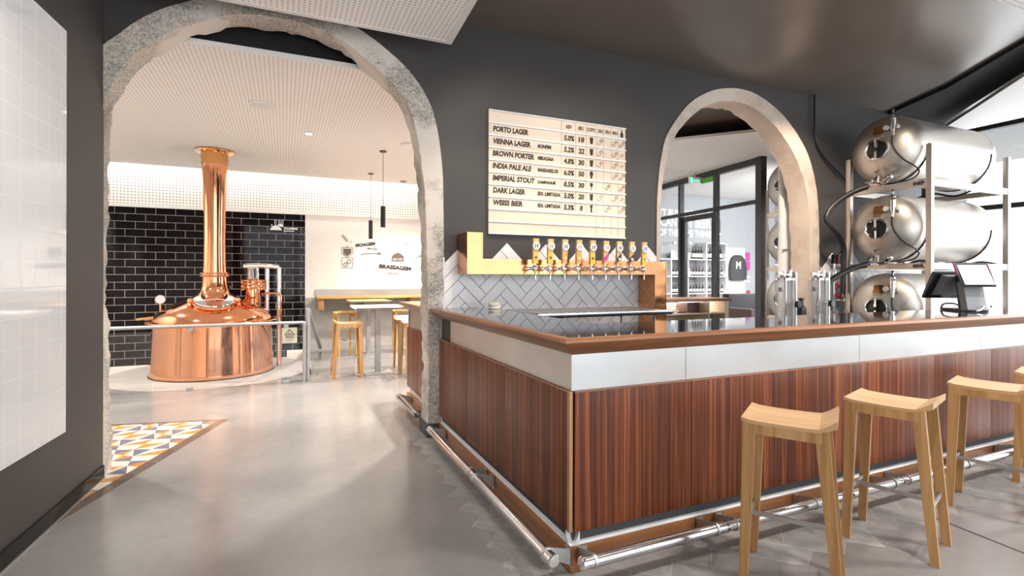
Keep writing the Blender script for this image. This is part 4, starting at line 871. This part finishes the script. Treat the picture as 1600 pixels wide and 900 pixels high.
struct('trim_18', MB().lathe([(.92, .0008), (1.32, .0008), (1.32, .002), (.92, .002)], (VX, VY, 0), n=90), M['plinth'])
rb = tag(obj('stone_block', MB().box(.04, .34, 10.2, 10.5, -.279, .02, .03), M['stone'], None), 'rough grey stone block at the foot of the black tiled wall', 'stone')

# warning sign on the tiles
sg_ = thing('warning_sign', 'cream warning sign with a black triangle on the black tiles', 'sign', (.09, 10.59, .14))
obj('plate', MB().box(-.04, .22, 10.588, 10.598, .135, .425), M['cream'], sg_, 0)
tri = MB(); tA = [(-.005, .285), (.185, .285), (.09, .405)]; tB = inset(tA, .014)
for i in range(3):
    j = (i + 1) % 3; tri.prism([tA[i], tA[j], tB[j], tB[i]], 'xz', 10.585, 10.588)
for dx in (-.02, 0, .02): tri.prism([(.087 + dx, .305), (.093 + dx, .305), (.097 + dx, .325), (.091 + dx, .345), (.086 + dx, .325)], 'xz', 10.585, 10.588)
tri.join(text('PERIGO', (.015, .165, .235, .265), 10.588, .003, .1, .03)); tri.join(text('superfície quente', (.03, .15, .205, .222), 10.588, .003, 0, .01)); tri.box(.05, .13, 10.585, 10.588, .18, .186)
obj('print', tri, M['ink'], sg_, 0)

# wall graphics (flat prints on the far wall)
GY = 10.5985
def line(mb, pts, wd, y=GY, d=.003):
    for (a, b), (c, e_) in zip(pts, pts[1:]):
        v = Vector((c - a, e_ - b)); L = v.length
        if L < 1e-5: continue
        v /= L; n = Vector((-v.y, v.x)) * wd / 2; mb.prism([(a - n.x, b - n.y), (c - n.x, e_ - n.y), (c + n.x, e_ + n.y), (a + n.x, b + n.y)], 'xz', y - d, y)
def circ(cx, cz, r, n=20, a0=0, a1=2 * PI): return [(cx + r * math.cos(a0 + (a1 - a0) * k / n), cz + r * math.sin(a0 + (a1 - a0) * k / n)) for k in range(n + 1)]
wg = thing('wall_graphic', 'black printed milling and mashing diagram on the white brewery wall', 'wall graphic', (1.7, 10.6, 1.4))
mb = MB()
hop = [(1.024, 1.96), (1.233, 1.96), (1.233, 1.845), (1.129, 1.768), (1.024, 1.845), (1.024, 1.96)]; line(mb, hop, .010); mb.prism([(1.052, 1.936), (1.205, 1.936), (1.205, 1.85), (1.128, 1.79), (1.052, 1.85)], 'xz', GY - .003, GY)
obj('drawing', mb, M['ink_soft'], wg, 0); mb = MB(); line(mb, [(1.028, 1.758), (1.234, 1.758), (1.234, 1.56), (1.028, 1.56), (1.028, 1.758)], .009)
for cx, cz in ((1.163, 1.688), (1.098, 1.622)):
    line(mb, circ(cx, cz, .034, 18), .010); mb.cyl((cx, GY - .003, cz), (cx, GY, cz), .008, n=10)
    for k in range(9): a = k * 2 * PI / 9; line(mb, [(cx + .036 * math.cos(a), cz + .036 * math.sin(a)), (cx + .047 * math.cos(a), cz + .047 * math.sin(a))], .013)
obj('drawing', mb, M['ink_soft'], wg, 0); mb = MB()
# wheat ear
for k in range(4):
    bx, bz = 1.035 + k * .026, 2.19 - k * .030
    for sx, sz in ((.030, .012), (-.010, -.034)): line(mb, [(bx, bz), (bx + sx * .4 - .008, bz + sz * .6 + .012), (bx + sx, bz + sz + .012), (bx + sx * .6 + .01, bz + sz * .4), (bx, bz)], .005)
line(mb, [(1.03, 2.20), (1.14, 2.07)], .005)
line(mb, circ(1.195, 2.075, .018, 8), .006)
line(mb, [(1.10, 1.965), (1.115, 2.00), (1.128, 1.966), (1.14, 2.0), (1.155, 1.966)], .005)
obj('drawing', mb, M['ink_soft'], wg, 0); mb = MB(); line(mb, [(1.38, 1.824), (1.46, 1.840), (1.56, 1.85), (1.68, 1.853), (1.785, 1.850)], .013); line(mb, [(1.703, 1.878), (1.788, 1.850), (1.70, 1.818)], .013)
obj('drawing', mb, M['ink_soft'], wg, 0); mb = MB(); line(mb, [(1.976, 1.706), (2.253, 1.708)], .016); line(mb, [(1.985, 1.706), (1.985, 1.80), (2.02, 1.85), (2.10, 1.875), (2.10, 2.055), (2.13, 2.055), (2.13, 1.875), (2.21, 1.85), (2.245, 1.80), (2.245, 1.708)], .007)
mb.prism([(2.0, 1.722), (2.235, 1.722), (2.235, 1.80), (2.20, 1.84), (2.14, 1.862), (2.115, 1.88), (2.09, 1.862), (2.035, 1.84), (2.0, 1.80)], 'xz', GY - .003, GY)
line(mb, circ(2.285, 2.025, .048, 16), .006); line(mb, circ(2.31, 2.06, .030, 10, -.6, 3.2), .006); line(mb, [(2.235, 2.095), (2.25, 2.08)], .006); line(mb, [(2.345, 2.03), (2.36, 2.035)], .006); line(mb, [(2.355, 1.99), (2.36, 1.98)], .006)
obj('drawing', mb, M['ink_soft'], wg, 0); mb = MB(); line(mb, [(2.492, 1.783), (2.596, 1.822)], .016); line(mb, [(2.56, 1.85), (2.596, 1.822), (2.585, 1.79)], .014)
obj('drawing', mb, M['ink_soft'], wg, 0)
k_ = MB(); k_.prism([(2.03, 1.735), (2.10, 1.747), (2.135, 1.747), (2.205, 1.735), (2.205, 1.765), (2.135, 1.753), (2.10, 1.753), (2.03, 1.765)], 'xz', GY - .005, GY - .003); obj('drawing_highlight', k_, M['white'], wg, 0)
obj('lettering', skew(text('MOAGEM', (1.283, 1.668, 1.970, 2.040), GY, .003, .1, .05), 1.283, .13), M['ink'], wg, 0)
obj('lettering', skew(text('MILLING', (1.515, 1.712, 1.936, 1.972), GY, .003, .1, .02), 1.515, -.06), M['ink_soft'], wg, 0)
obj('lettering', skew(text('BRASSAGEM', (1.741, 2.398, 1.558, 1.645), GY, .003, .1, .06), 1.741, -.08), M['ink'], wg, 0)
obj('lettering', skew(text('MASHING', (1.935, 2.158, 1.443, 1.477), GY, .003, .1, .02), 1.935, -.06), M['ink_soft'], wg, 0)
wk = thing('wall_graphic', 'white printed kettles emblem and lettering on the black tiles', 'wall graphic', (0, 10.6, 2.25))
mb = MB()
mb.prism([(-.25, 2.256), (-.05, 2.256), (-.05, 2.275), (-.07, 2.30), (-.10, 2.33), (-.15, 2.345), (-.20, 2.33), (-.235, 2.295)], 'xz', GY - .003, GY); mb.prism([(-.13, 2.345), (-.095, 2.375), (-.06, 2.382), (-.03, 2.36), (-.018, 2.325), (-.06, 2.322)], 'xz', GY - .003, GY)
for x, z0 in ((-.157, 2.345), (-.092, 2.375), (-.039, 2.36)): line(mb, [(x - .012, z0), (x - .012, 2.45), (x + .012, 2.45), (x + .012, z0)], .007)
mb.prism([(-.225, 2.335), (-.21, 2.335), (-.21, 2.365), (-.225, 2.365)], 'xz', GY - .003, GY)
mb.join(text('CALDEIRAS', (-.014, .228, 2.272, 2.312), GY, .003, .1, .05)); mb.join(text('BREWHOUSE', (-.014, .168, 2.232, 2.256), GY, .003, .1, .03)); obj('print', mb, M['paint_white'], wk, 0)

# ceiling fittings of the brewery room
for x, y, l in ((-.22, 6.11, 'white round ceiling speaker nearest the arch'), (1.6, 7.16, 'white round ceiling speaker at the right, above the tables')):
    r = thing('ceiling_speaker', l, 'speaker', (x, y, 3.24)); obj('grille', MB().lathe([(.10, .0), (.115, .012), (.115, .018)], (x, y, 3.221), n=36), M['white_plastic'], r); obj('rim', MB().lathe([(.115, 0), (.135, .003), (.135, .012), (.115, .012)], (x, y, 3.227), n=36), M['white'], r)
for k, (x, y, l) in enumerate([(.28, 7.1, 'bright recessed downlight in the middle of the perforated ceiling'), (-2.4, 6.2, 'added unseen downlight left of the inlaid floor tiles'), (-2.9, 8.6, 'added unseen downlight in the left corner beside the kettle'), (1.7, 5.4, 'added unseen downlight above the second bar end'), (2.6, 7.4, 'added unseen downlight right of the high tables'), (2.75, 9.2, 'added unseen downlight by the wall ledge')]):  # only the first is seen; the others belong to the added lamps
    r = thing('downlight', l, 'light', (x, y, 3.24)); obj('bezel', MB().lathe([(.035, 0), (.05, .0), (.055, .006), (.055, .0105)], (x, y, 3.228), n=24), M['white'], r); obj('lens', MB().cyl((x, y, 3.2265), (x, y, 3.228), .036, n=20), M['lamp_white'], r)
tag(obj('smoke_detector', MB().lathe([(.03, 0), (.06, .012), (.065, .03)], (2.1, 9.98, 3.2085), n=24), M['grey_plastic'], None), 'small grey detector on the ceiling near the cove', 'detector')
def pendant(label, x, y, z0, z1, zc, par=None):
    r = thing('pendant_lamp', label, 'lamp', (x, y, zc)); obj('ceiling_rose', MB().lathe([(.05, 0), (.05, .018)], (x, y, zc - .0185), n=20), M['black'], r); obj('cord', MB().cyl((x, y, z1), (x, y, zc - .018), .0035, n=6), M['black'], r)
    sh = obj('lamp_shade', MB().lathe([(.036, 0), (.036, z1 - z0 - .004), (.03, z1 - z0), (0.001, z1 - z0)], (x, y, z0), n=20), M['black'], r); obj('bulb', MB().lathe([(.034, 0), (.034, .03)], (x, y, z0 - .014), n=16), M['lamp_warm'], r); return r
pendant('slim black tube pendant, lower and farther of the pair', 1.41, 9.47, 2.06, 2.40, 3.24); pendant('slim black tube pendant, higher and nearer of the pair', 1.32, 7.69, 2.11, 2.43, 3.24)

# ------------------------------------------------------------------ beer tanks and rack
TX0, TX1, TCY, TR = 6.47, 7.93, 3.765, .385
def make_tank(label, zc):
    r = thing('beer_tank', label, 'tank', (0, 0, 0), 'horizontal steel beer tanks'); c = (0, 0, 0); L = TX1 - TX0
    hp = [(TR * math.sin(PI / 2 * k / 10), -.215 * math.cos(PI / 2 * k / 10)) for k in range(11)]
    prof = [(max(a, .0005), b) for a, b in hp] + [(TR, .02), (TR + .003, .03), (TR, .04), (TR, L - .04), (TR + .003, L - .03), (TR, L - .02)] + [(max(a, .0005), L - b) for a, b in reversed(hp)]
    obj('shell', MB().lathe(prof, (0, 0, 0), (1, 0, 0), 64), M['tank'], r)
    # manhole on the near head
    hz = -.02; ax = Vector((-1, -.05, 0)).normalized(); p = Vector((-.2135, -.02, hz))
    def ell(prof, sc): 
        m = MB().lathe(prof, (0, 0, 0), ax, 36); return m
    door = obj('manhole', MB().lathe([(.115, -.03), (.124, .012), (.124, .026), (.112, .03), (.102, .02), (.10, .006), (.001, .004)], p, ax, 40), M['steel'], r)
    obj('hatch', MB().lathe([(.0995, .007), (.09, .011), (.001, .013)], p, ax, 32), M['black'], door); q = p + ax * .03
    obj('cross_bar', MB().box(q.x - .012, q.x + .008, q.y - .014, q.y + .014, q.z - .118, q.z + .118, .003), M['steel'], door); obj('knob', MB().lathe([(.022, 0), (.022, .025), (.012, .032), (0.001, .032)], q + Vector((-.012, 0, 0)), ax, 16), M['black'], door)
    # rating plate
    pl = MB().hexa([(-.158, -.035, .17), (-.158, .085, .17), (-.15, .085, .17), (-.15, -.035, .17)], [(-.112, -.035, .255), (-.112, .085, .255), (-.10, .085, .255), (-.10, -.035, .255)])
    obj('rating_plate', MB().hexa([(-.205, -.075, .15), (-.205, .035, .15), (-.190, .035, .145), (-.190, -.075, .145)], [(-.176, -.075, .25), (-.176, .035, .25), (-.160, .035, .245), (-.160, -.075, .245)]), M['copper_dk'], r, 0)
    obj('name_strip', MB().hexa([(-.214, -.065, .122), (-.214, .030, .122), (-.2, .030, .12), (-.2, -.065, .12)], [(-.208, -.065, .142), (-.208, .030, .142), (-.194, .030, .14), (-.194, -.065, .14)]), M['steel'], r, 0)
    # relief valve with gauge, and its hose
    vx, vy = -.175, -.165
    va = obj('relief_valve', MB().cyl((vx + .10, vy + .03, .30), (vx - .02, vy - .03, .31), .012, n=10).cyl((vx, vy, .17), (vx, vy, .30), .028, n=16).cyl((vx, vy, .30), (vx, vy, .345), .032, .024, 16).cyl((vx, vy, .355), (vx, vy, .40), .010, n=10).cyl((vx, vy, .11), (vx, vy, .17), .016, n=12), M['chrome'], r)
    obj('valve_cap', MB().cyl((vx, vy, .345), (vx, vy, .362), .024, n=16).sphere((vx, vy, .405), .014, 10, 6), M['black'], va); obj('gauge', MB().cyl((vx - .02, vy + .055, .205), (vx - .045, vy + .055, .205), .028, n=20).cyl((vx, vy, .205), (vx, vy + .055, .205), .008, n=8).cyl((vx, vy, .20), (vx, vy - .07, .195), .009, n=8).cyl((vx, vy - .05, .18), (vx, vy - .05, .22), .012, n=8), M['white_plastic'], va)
    obj('valve_hose', MB().tube([(vx - .012, vy, .11), (-.205, -.172, .02), (-.192, -.205, -.08), (-.140, -.262, -.18), (-.055, -.305, -.24), (.03, -.32, -.30), (.05, -.25, -.37), (.0, -.12, -.402)], .0075, 8), M['rubber'], r)
    obj('drain_valve', MB().cyl((-.14, .02, -.33), (-.19, .0, -.40), .028, n=12).tube([(-.19, 0, -.40), (-.21, -.03, -.42), (-.21, -.10, -.405), (-.20, -.15, -.36)], .025, 10).cyl((-.21, .07, -.42), (-.21, -.03, -.42), .030, n=12).cyl((-.21, .03, -.45), (-.21, .03, -.36), .016, n=10).sphere((-.20, -.15, -.355), .032, 12, 8).cyl((-.24, .02, -.39), (-.24, .10, -.385), .008, n=8), M['chrome'], r)
    for xh in (.09, L - .09): obj('hoop', MB().tube([(xh, -(TR + .006) * math.cos(a_), -(TR + .006) * math.sin(a_)) for a_ in [PI * q_ / 16 for q_ in range(17)]], .007, 8, False), M['rubber'], r)
    obj('plug', MB().cyl((-.165, .02, -.27), (-.185, .02, -.27), .013, n=12), M['brown_box'], r)
    return r
tz = [2.905, 1.985, 1.07]
tk = make_tank('top steel beer tank of the rack by the windows', 0); tk.location = (TX0, TCY, tz[0])
dup(tk, (TX0, TCY, tz[1]), 0, 'middle steel beer tank of the rack by the windows'); dup(tk, (TX0, TCY, tz[2]), 0, 'bottom steel beer tank of the rack, half hidden by the counter')
OX, OY = 1.06, 2.10
dup(tk, (TX0 + OX, TCY + OY, tz[0]), 0, 'top steel tank seen through the right arch behind a white pipe'); dup(tk, (TX0 + OX, TCY + OY, tz[1]), 0, 'middle steel tank seen through the right arch behind a white pipe'); dup(tk, (TX0 + OX, TCY + OY, tz[2]), 0, 'bottom steel tank seen through the right arch behind a filler')
def make_rack(label, names):
    r = thing('tank_rack', label, 'rack', (0, 0, 0)); L = 8.07 - 6.475; y0, y1 = -.44, .44
    for x in (0, L):
        for y in (y0, y1): obj('post', MB().box(x - .028, x + .028, y - .028, y + .028, 0, 2.875, .003), M['steel_post'], r)
    for k, z in enumerate((2.455, 1.535, .62)):
        for y in (y0, y1): obj('long_beam', MB().box(.028, L - .028, y - .022, y + .022, z - .035, z + .035), M['steel_post'], r, 0)
        for x in (0, L):
            cb = obj('cross_beam', MB().box(x - .022, x + .022, y0 + .028, y1 - .028, z - .035, z + .035), M['steel_post'], r, 0)
            if x == 0 and k < 2:
                t = text(names[k], (0, .115, z - .018, z + .022), 0, .002, 0, .06); tm = MB().add([(-.0225 - (-v[1]), y0 + .155 - v[0], v[2]) for v in t.v], t.f); obj('stencil', tm, M['ink'], cb, 0)
        for xs in (.18, L - .18): obj('cradle', MB().tube([(xs, y0, z + .03), (xs, -.25, z + .065 - .0), (xs, 0, z + .0), (xs, .25, z + .065), (xs, y1, z + .03)], .012, 8), M['rubber'], r)
    return r
M['steel_post'] = metal('satin_frame_steel', (.72, .66, .60), .35, (3, 3, 3), .1)
rk = make_rack('steel rack carrying three beer tanks beside the windows', ('04EP', '05VL')); rk.location = (6.475, 3.766, 0)
dup(rk, (6.475 + OX, 3.766 + OY, 0), 0, 'steel tank rack seen through the right arch')
# thick black beer hoses looping left of the tanks
for k, (z, l) in enumerate(((2.46, 'thick black beer hose looping from the top tank valve'), (1.54, 'thick black beer hose from the middle tank valve to the counter'))):
    pts = [(6.24, 3.84, 2.47), (6.16, 3.98, 2.41), (6.05, 4.13, 2.27), (5.97, 4.16, 2.11), (6.07, 4.15, 2.0), (6.24, 4.17, 1.90), (6.36, 4.20, 1.76), (6.38, 4.22, 1.5), (6.37, 4.22, 1.2)] if k == 0 else [(6.215, 3.845, 1.55), (6.1, 3.90, 1.52), (5.9, 3.94, 1.44), (5.70, 3.95, 1.34), (5.58, 3.95, 1.2), (5.55, 3.95, .95)]
    tag(obj('beer_hose', MB().tube(pts, .032, 14), M['rubber'], None), l, 'hose')
tag(obj('hanging_cable', MB().tube([(6.10, 4.40, 3.70), (6.10, 4.40, 3.45), (6.12, 4.40, 3.15), (6.25, 4.39, 2.95), (6.45, 4.38, 2.80), (6.7, 4.38, 2.65)], .015, 10), M['rubber'], None), 'black cable hanging from the ceiling right of the small arch', 'cable')
# gas manifold with red taps on the tiles
gm = thing('gas_manifold', 'gas manifold panel with red taps on the tiles beside the right arch', 'manifold', (6.42, 4.41, .95))
obj('panel', MB().box(6.40, 6.60, 4.405, 4.422, 1.02, 1.42, .003), M['grey_plastic'], gm); obj('main_pipe', MB().cyl((6.43, 4.37, .98), (6.43, 4.37, 1.60), .014, n=12).cyl((6.43, 4.37, 1.42), (6.43, 4.37, 1.50), .022, n=12), M['chrome'], gm)
for z in (1.12, 1.26): obj('regulator', MB().cyl((6.43, 4.37, z), (6.52, 4.36, z), .012, n=10).sphere((6.55, 4.35, z), .028, 14, 8).cyl((6.55, 4.35, z), (6.55, 4.32, z), .024, n=14), M['chrome'], gm); obj('knob', MB().sphere((6.49, 4.345, z + .05), .036, 14, 8).box(6.46, 6.53, 4.33, 4.36, z + .03, z + .05, .004), M['red'], gm)
obj('knob', MB().box(6.455, 6.485, 4.34, 4.37, 1.57, 1.69, .008), M['red'], gm); obj('black_tap', MB().box(6.40, 6.45, 4.35, 4.39, 1.58, 1.70, .008).tube([(6.43, 4.37, 1.68), (6.52, 4.38, 1.69), (6.66, 4.39, 1.80), (6.76, 4.40, 1.98)], .012, 8), M['black'], gm); obj('regulator', MB().sphere((6.55, 4.36, 1.44), .028, 14, 8).cyl((6.43, 4.37, 1.44), (6.55, 4.36, 1.44), .010, n=8), M['chrome'], gm)
# white pipe stack behind the right jamb of the small arch
wp = thing('pipe_stack', 'white vertical pipes behind the right jamb of the small arch', 'pipe', (5.95, 4.85, 0))
px_ = 5.93
obj('pipe', MB().cyl((6.11, 4.86, 0), (6.11, 4.86, 3.69), .058, n=24), M['white_plastic'], wp); obj('pipe', MB().cyl((6.24, 4.86, 0), (6.24, 4.86, 3.69), .04, n=20), M['white_plastic'], wp); obj('pipe', MB().cyl((6.165, 4.825, 0), (6.165, 4.825, 3.69), .012, n=10), M['steel_post'], wp)
for z in (1.75, 2.55): obj('pipe_clip', MB().box(6.04, 6.29, 4.801, 4.812, z, z + .03, .002), M['steel_post'], wp)

# ------------------------------------------------------------------ shop behind the glass
ex_ = thing('exit_sign', 'green and white emergency exit sign above the glass door', 'sign', (7.36, 7.9, 3.24))
obj('panel', MB().box(7.28, 7.60, 7.88, 7.90, 3.24, 3.38, .003), M['paint_white'], ex_); obj('side_panel', MB().box(7.60, 7.625, 7.52, 7.90, 3.26, 3.36), M['green'], ex_, 0); ep = MB()
ep.box(7.31, 7.37, 7.875, 7.88, 3.265, 3.355); ep.box(7.40, 7.50, 7.875, 7.88, 3.30, 3.32); ep.prism([(7.50, 3.28), (7.56, 3.31), (7.50, 3.34)], 'xz', 7.875, 7.88); obj('pictogram', ep, M['exit'], ex_, 0); obj('hanger', MB().box(7.43, 7.45, 7.885, 7.895, 3.38, 3.47), M['white'], ex_, 0)
sl = thing('wall_lettering', 'large white lettering about beer on the grey shop wall', 'wall lettering', (9.8, 10.6, 2.4))
for s_, x0, x1, z0, z1 in (("YOU CAN'T BUY HAPPINESS", 7.9, 10.55, 2.98, 3.16), ('BUT YOU CAN BUY BEER', 7.70, 10.55, 2.70, 2.94), ('KIND OF THE SAME THING', 8.30, 10.55, 2.45, 2.64)): obj('lettering', text(s_, (x0, x1, z0, z1), 10.598, .006, 0, .045), M['paint_white'], sl, 0)
shf = thing('shop_shelves', 'tall white shelving unit full of bottles in the shop', 'shelves', (9.7, 10.4, 0)); SY0, SY1 = 10.22, 10.58
SZ = [.10, .55, .98, 1.42, 1.855]
for z in SZ: obj('shelf', MB().box(8.3, 10.74, SY0, SY1, z - .025, z), M['white_plastic'], shf, 0)
for x in (8.3, 8.88, 9.42, 10.04, 10.72): obj('upright', MB().box(x - .015, x + .015, SY0, SY1, 0, 1.83 if x < 10 else 2.28), M['white_plastic'], shf, 0)
obj('top_rail', MB().box(10.04, 10.72, SY0, SY1, 2.26, 2.285), M['white_plastic'], shf, 0)
def bottle(name, m, cap, h=.24, r=.032):
    b_ = thing(name, 'x', 'bottle', (0, 0, 0)); obj('glass_body', MB().lathe([(r * .9, 0), (r, .008), (r, h * .55), (r * .42, h * .74), (r * .36, h * .98), (r * .4, h)], n=12), m, b_); obj('label', MB().lathe([(r * 1.02, h * .15), (r * 1.02, h * .45)], n=12), M['white_plastic'], b_); obj('cap', MB().lathe([(r * .46, h * .97), (r * .46, h * 1.02), (.001, h * 1.02)], n=10), cap, b_); return b_
protos = [bottle('beer_bottle', M['bottle_dk'], M['red']), bottle('beer_bottle', M['bottle_dk'], M['paint_white'])]; used = [False, False]
def put(k, x, y, z, label, group):
    if not used[k]: used[k] = True; p = protos[k]; p.location = (x, y, z); p['label'] = label; p['group'] = group; return
    dup(protos[k], (x, y, z), 0, label, group)
rnd = random.Random(2)
for z, k, l, g in ((1.42, 0, 'red capped beer bottle on the second shelf of the shop shelving', 'bottles on the second shop shelf'), (.98, 1, 'white capped beer bottle on the third shelf of the shop shelving', 'bottles on the third shop shelf')):
    for x0, x1 in ((8.95, 9.35), (9.49, 9.98), (10.11, 10.64)):
        n = 6
        for i in range(n): put(k, x0 + (x1 - x0) * i / (n - 1), 10.30 + rnd.uniform(-.01, .01), z + .0005, l, g)
dkb = bottle('tall_bottle', M['bottle_dk'], M['black'], .33, .04); dkb.location = (9.70, 10.34, 1.8555); g_ = 'tall dark bottles on the top shop shelf'; l_ = 'tall dark bottle on the top shelf of the shop shelving'; dkb['label'] = l_; dkb['group'] = g_
for x in (9.79, 9.88, 9.97, 10.16, 10.27, 10.64): dup(dkb, (x, 10.34, 1.8555), 0, l_, g_)
for k, (x, y, z, w_, h_, m, l) in enumerate(((8.92, 10.28, 1.8555, .12, .20, 'white_plastic', 'white price card on the top shop shelf, far left'), (9.25, 10.28, 1.8555, .13, .21, 'white_plastic', 'white price card on the top shop shelf beside the grey box'), (9.445, 10.225, 1.4205, .05, .18, 'white_plastic', 'white card at the left upright of the second shelf'), (10.38, 10.30, 1.8555, .18, .20, 'white_plastic', 'white carton on the top shelf right of the bottles'))):
    tag(obj('price_card' if k < 3 else 'carton', MB().box(x, x + w_, y, y + (.02 if k < 3 else .12), z, z + h_, .002), M[m], None), l, 'card' if k < 3 else 'carton')
tag(obj('planter_bowl', MB().lathe([(.09, 0), (.12, .15), (.125, .16), (.115, .16), (.09, .02)], (9.525, 10.40, 1.856), n=24), M['cream'], None), 'cream tapered bucket on the top shop shelf', 'bucket')
tag(obj('storage_box', MB().box(9.06, 9.24, 10.32, 10.52, 1.8555, 2.03, .01), M['grey_plastic'], None), 'grey storage box on the top shop shelf', 'box')
for k in range(2):
    x = (9.15, 9.66)[k]; r = thing('shelf_spotlight', ('left', 'right')[k] + ' white clip spotlight above the shop shelving', 'light', (x, 10.5, 2.27)); obj('arm', MB().tube([(x, 10.597, 2.27), (x, 10.45, 2.29), (x - .05, 10.38, 2.27)], .008, 8), M['white_plastic'], r); obj('head', MB().lathe([(.05, 0), (.055, .03), (.03, .07)], (x - .05, 10.37, 2.23), n=16), M['white_plastic'], r)
def pegmat(): return perforated('pegboard', (.82, .81, .78), (.32, .29, .27), 'xz', .065, .25)
pg = tag(obj('pegboard', MB().box(11.10, 11.78, 10.565, 10.5995, .5, 2.2), pegmat(), None, 0), 'white dotted pegboard with a dark sweatshirt hanging on it', 'pegboard')
sw = thing('sweatshirt', 'dark sweatshirt with a pale letter M hanging on the pegboard', 'clothing', (11.45, 10.45, 1.4))
bs = [(11.24, 1.30), (11.66, 1.30), (11.68, 1.75), (11.66, 1.92), (11.55, 1.99), (11.50, 2.0), (11.45, 1.96), (11.40, 2.0), (11.35, 1.99), (11.24, 1.92), (11.22, 1.75)]
obj('torso', MB().prism(bs, 'xz', 10.49, 10.564), M['fabric'], sw, 0)
for sx in (-1, 1): obj('sleeve', MB().tube([(11.45 + sx * .2, 10.51, 1.88), (11.45 + sx * .25, 10.505, 1.7), (11.45 + sx * .26, 10.50, 1.45), (11.45 + sx * .245, 10.50, 1.32)], .05, 12), M['fabric'], sw)
obj('letter', text('M', (11.36, 11.54, 1.62, 1.82), 10.489, .003, 0, .05), M['cream'], sw, 0)
bgm = thing('white_bag', 'plain white shirt hanging below the sweatshirt on the pegboard', 'clothing', (11.35, 10.45, .8)); bgm.name = 'white_shirt'
obj('torso', MB().prism([(11.17, .72), (11.55, .72), (11.54, .98), (11.47, 1.09), (11.36, 1.11), (11.25, 1.09), (11.18, .98)], 'xz', 10.50, 10.564), M['white_plastic'], bgm, 0)
obj('collar', MB().tube([(11.30, 10.495, 1.09), (11.36, 10.49, 1.06), (11.42, 10.495, 1.09)], .008, 8), M['white'], bgm)
for k, (x, z, w_, h_, m) in enumerate(((11.84, 1.86, .16, .22, 'pink'), (11.82, 1.58, .18, .26, 'pink'), (11.82, 1.36, .18, .06, 'white_plastic'), (11.82, 1.24, .18, .06, 'white_plastic'))):
    tag(obj('poster', MB().box(x, x + w_, 10.588, 10.597, z, z + h_), M[m], None, 0), ('small magenta poster on the shop wall, upper one', 'larger magenta poster on the shop wall, lower one', 'white notice strip under the magenta posters, upper one', 'white notice strip under the magenta posters, lower one')[k], 'poster')
tag(obj('wall_button', MB().cyl((11.93, 10.597, .97), (11.93, 10.56, .97), .05, n=20), M['red'], None), 'round red button on the shop wall', 'button')
ac = thing('armchair', 'brown armchair with dark cushions behind the glass in the shop', 'armchair', (9.4, 8.2, 0))
obj('seat', MB().box(9.05, 9.95, 7.9, 8.6, .30, .56, .05), M['brown_box'], ac); obj('backrest', MB().box(9.05, 9.95, 8.55, 8.75, .30, 1.02, .05), M['fabric'], ac)
for x in (9.0, 9.85): obj('armrest', MB().box(x, x + .13, 7.9, 8.7, .25, .72, .04), M['brown_box'], ac)
for x in (9.08, 9.9):
    for y in (7.98, 8.66): obj('leg', MB().cyl((x, y, 0), (x, y, .31), .022, n=10), M['black'], ac)
pendant('grey tube pendant left in the shop behind the glass door', 8.8, 8.6, 2.36, 2.68, 3.56); pendant('grey tube pendant right in the shop behind the glass', 9.9, 8.5, 2.33, 2.66, 3.56)
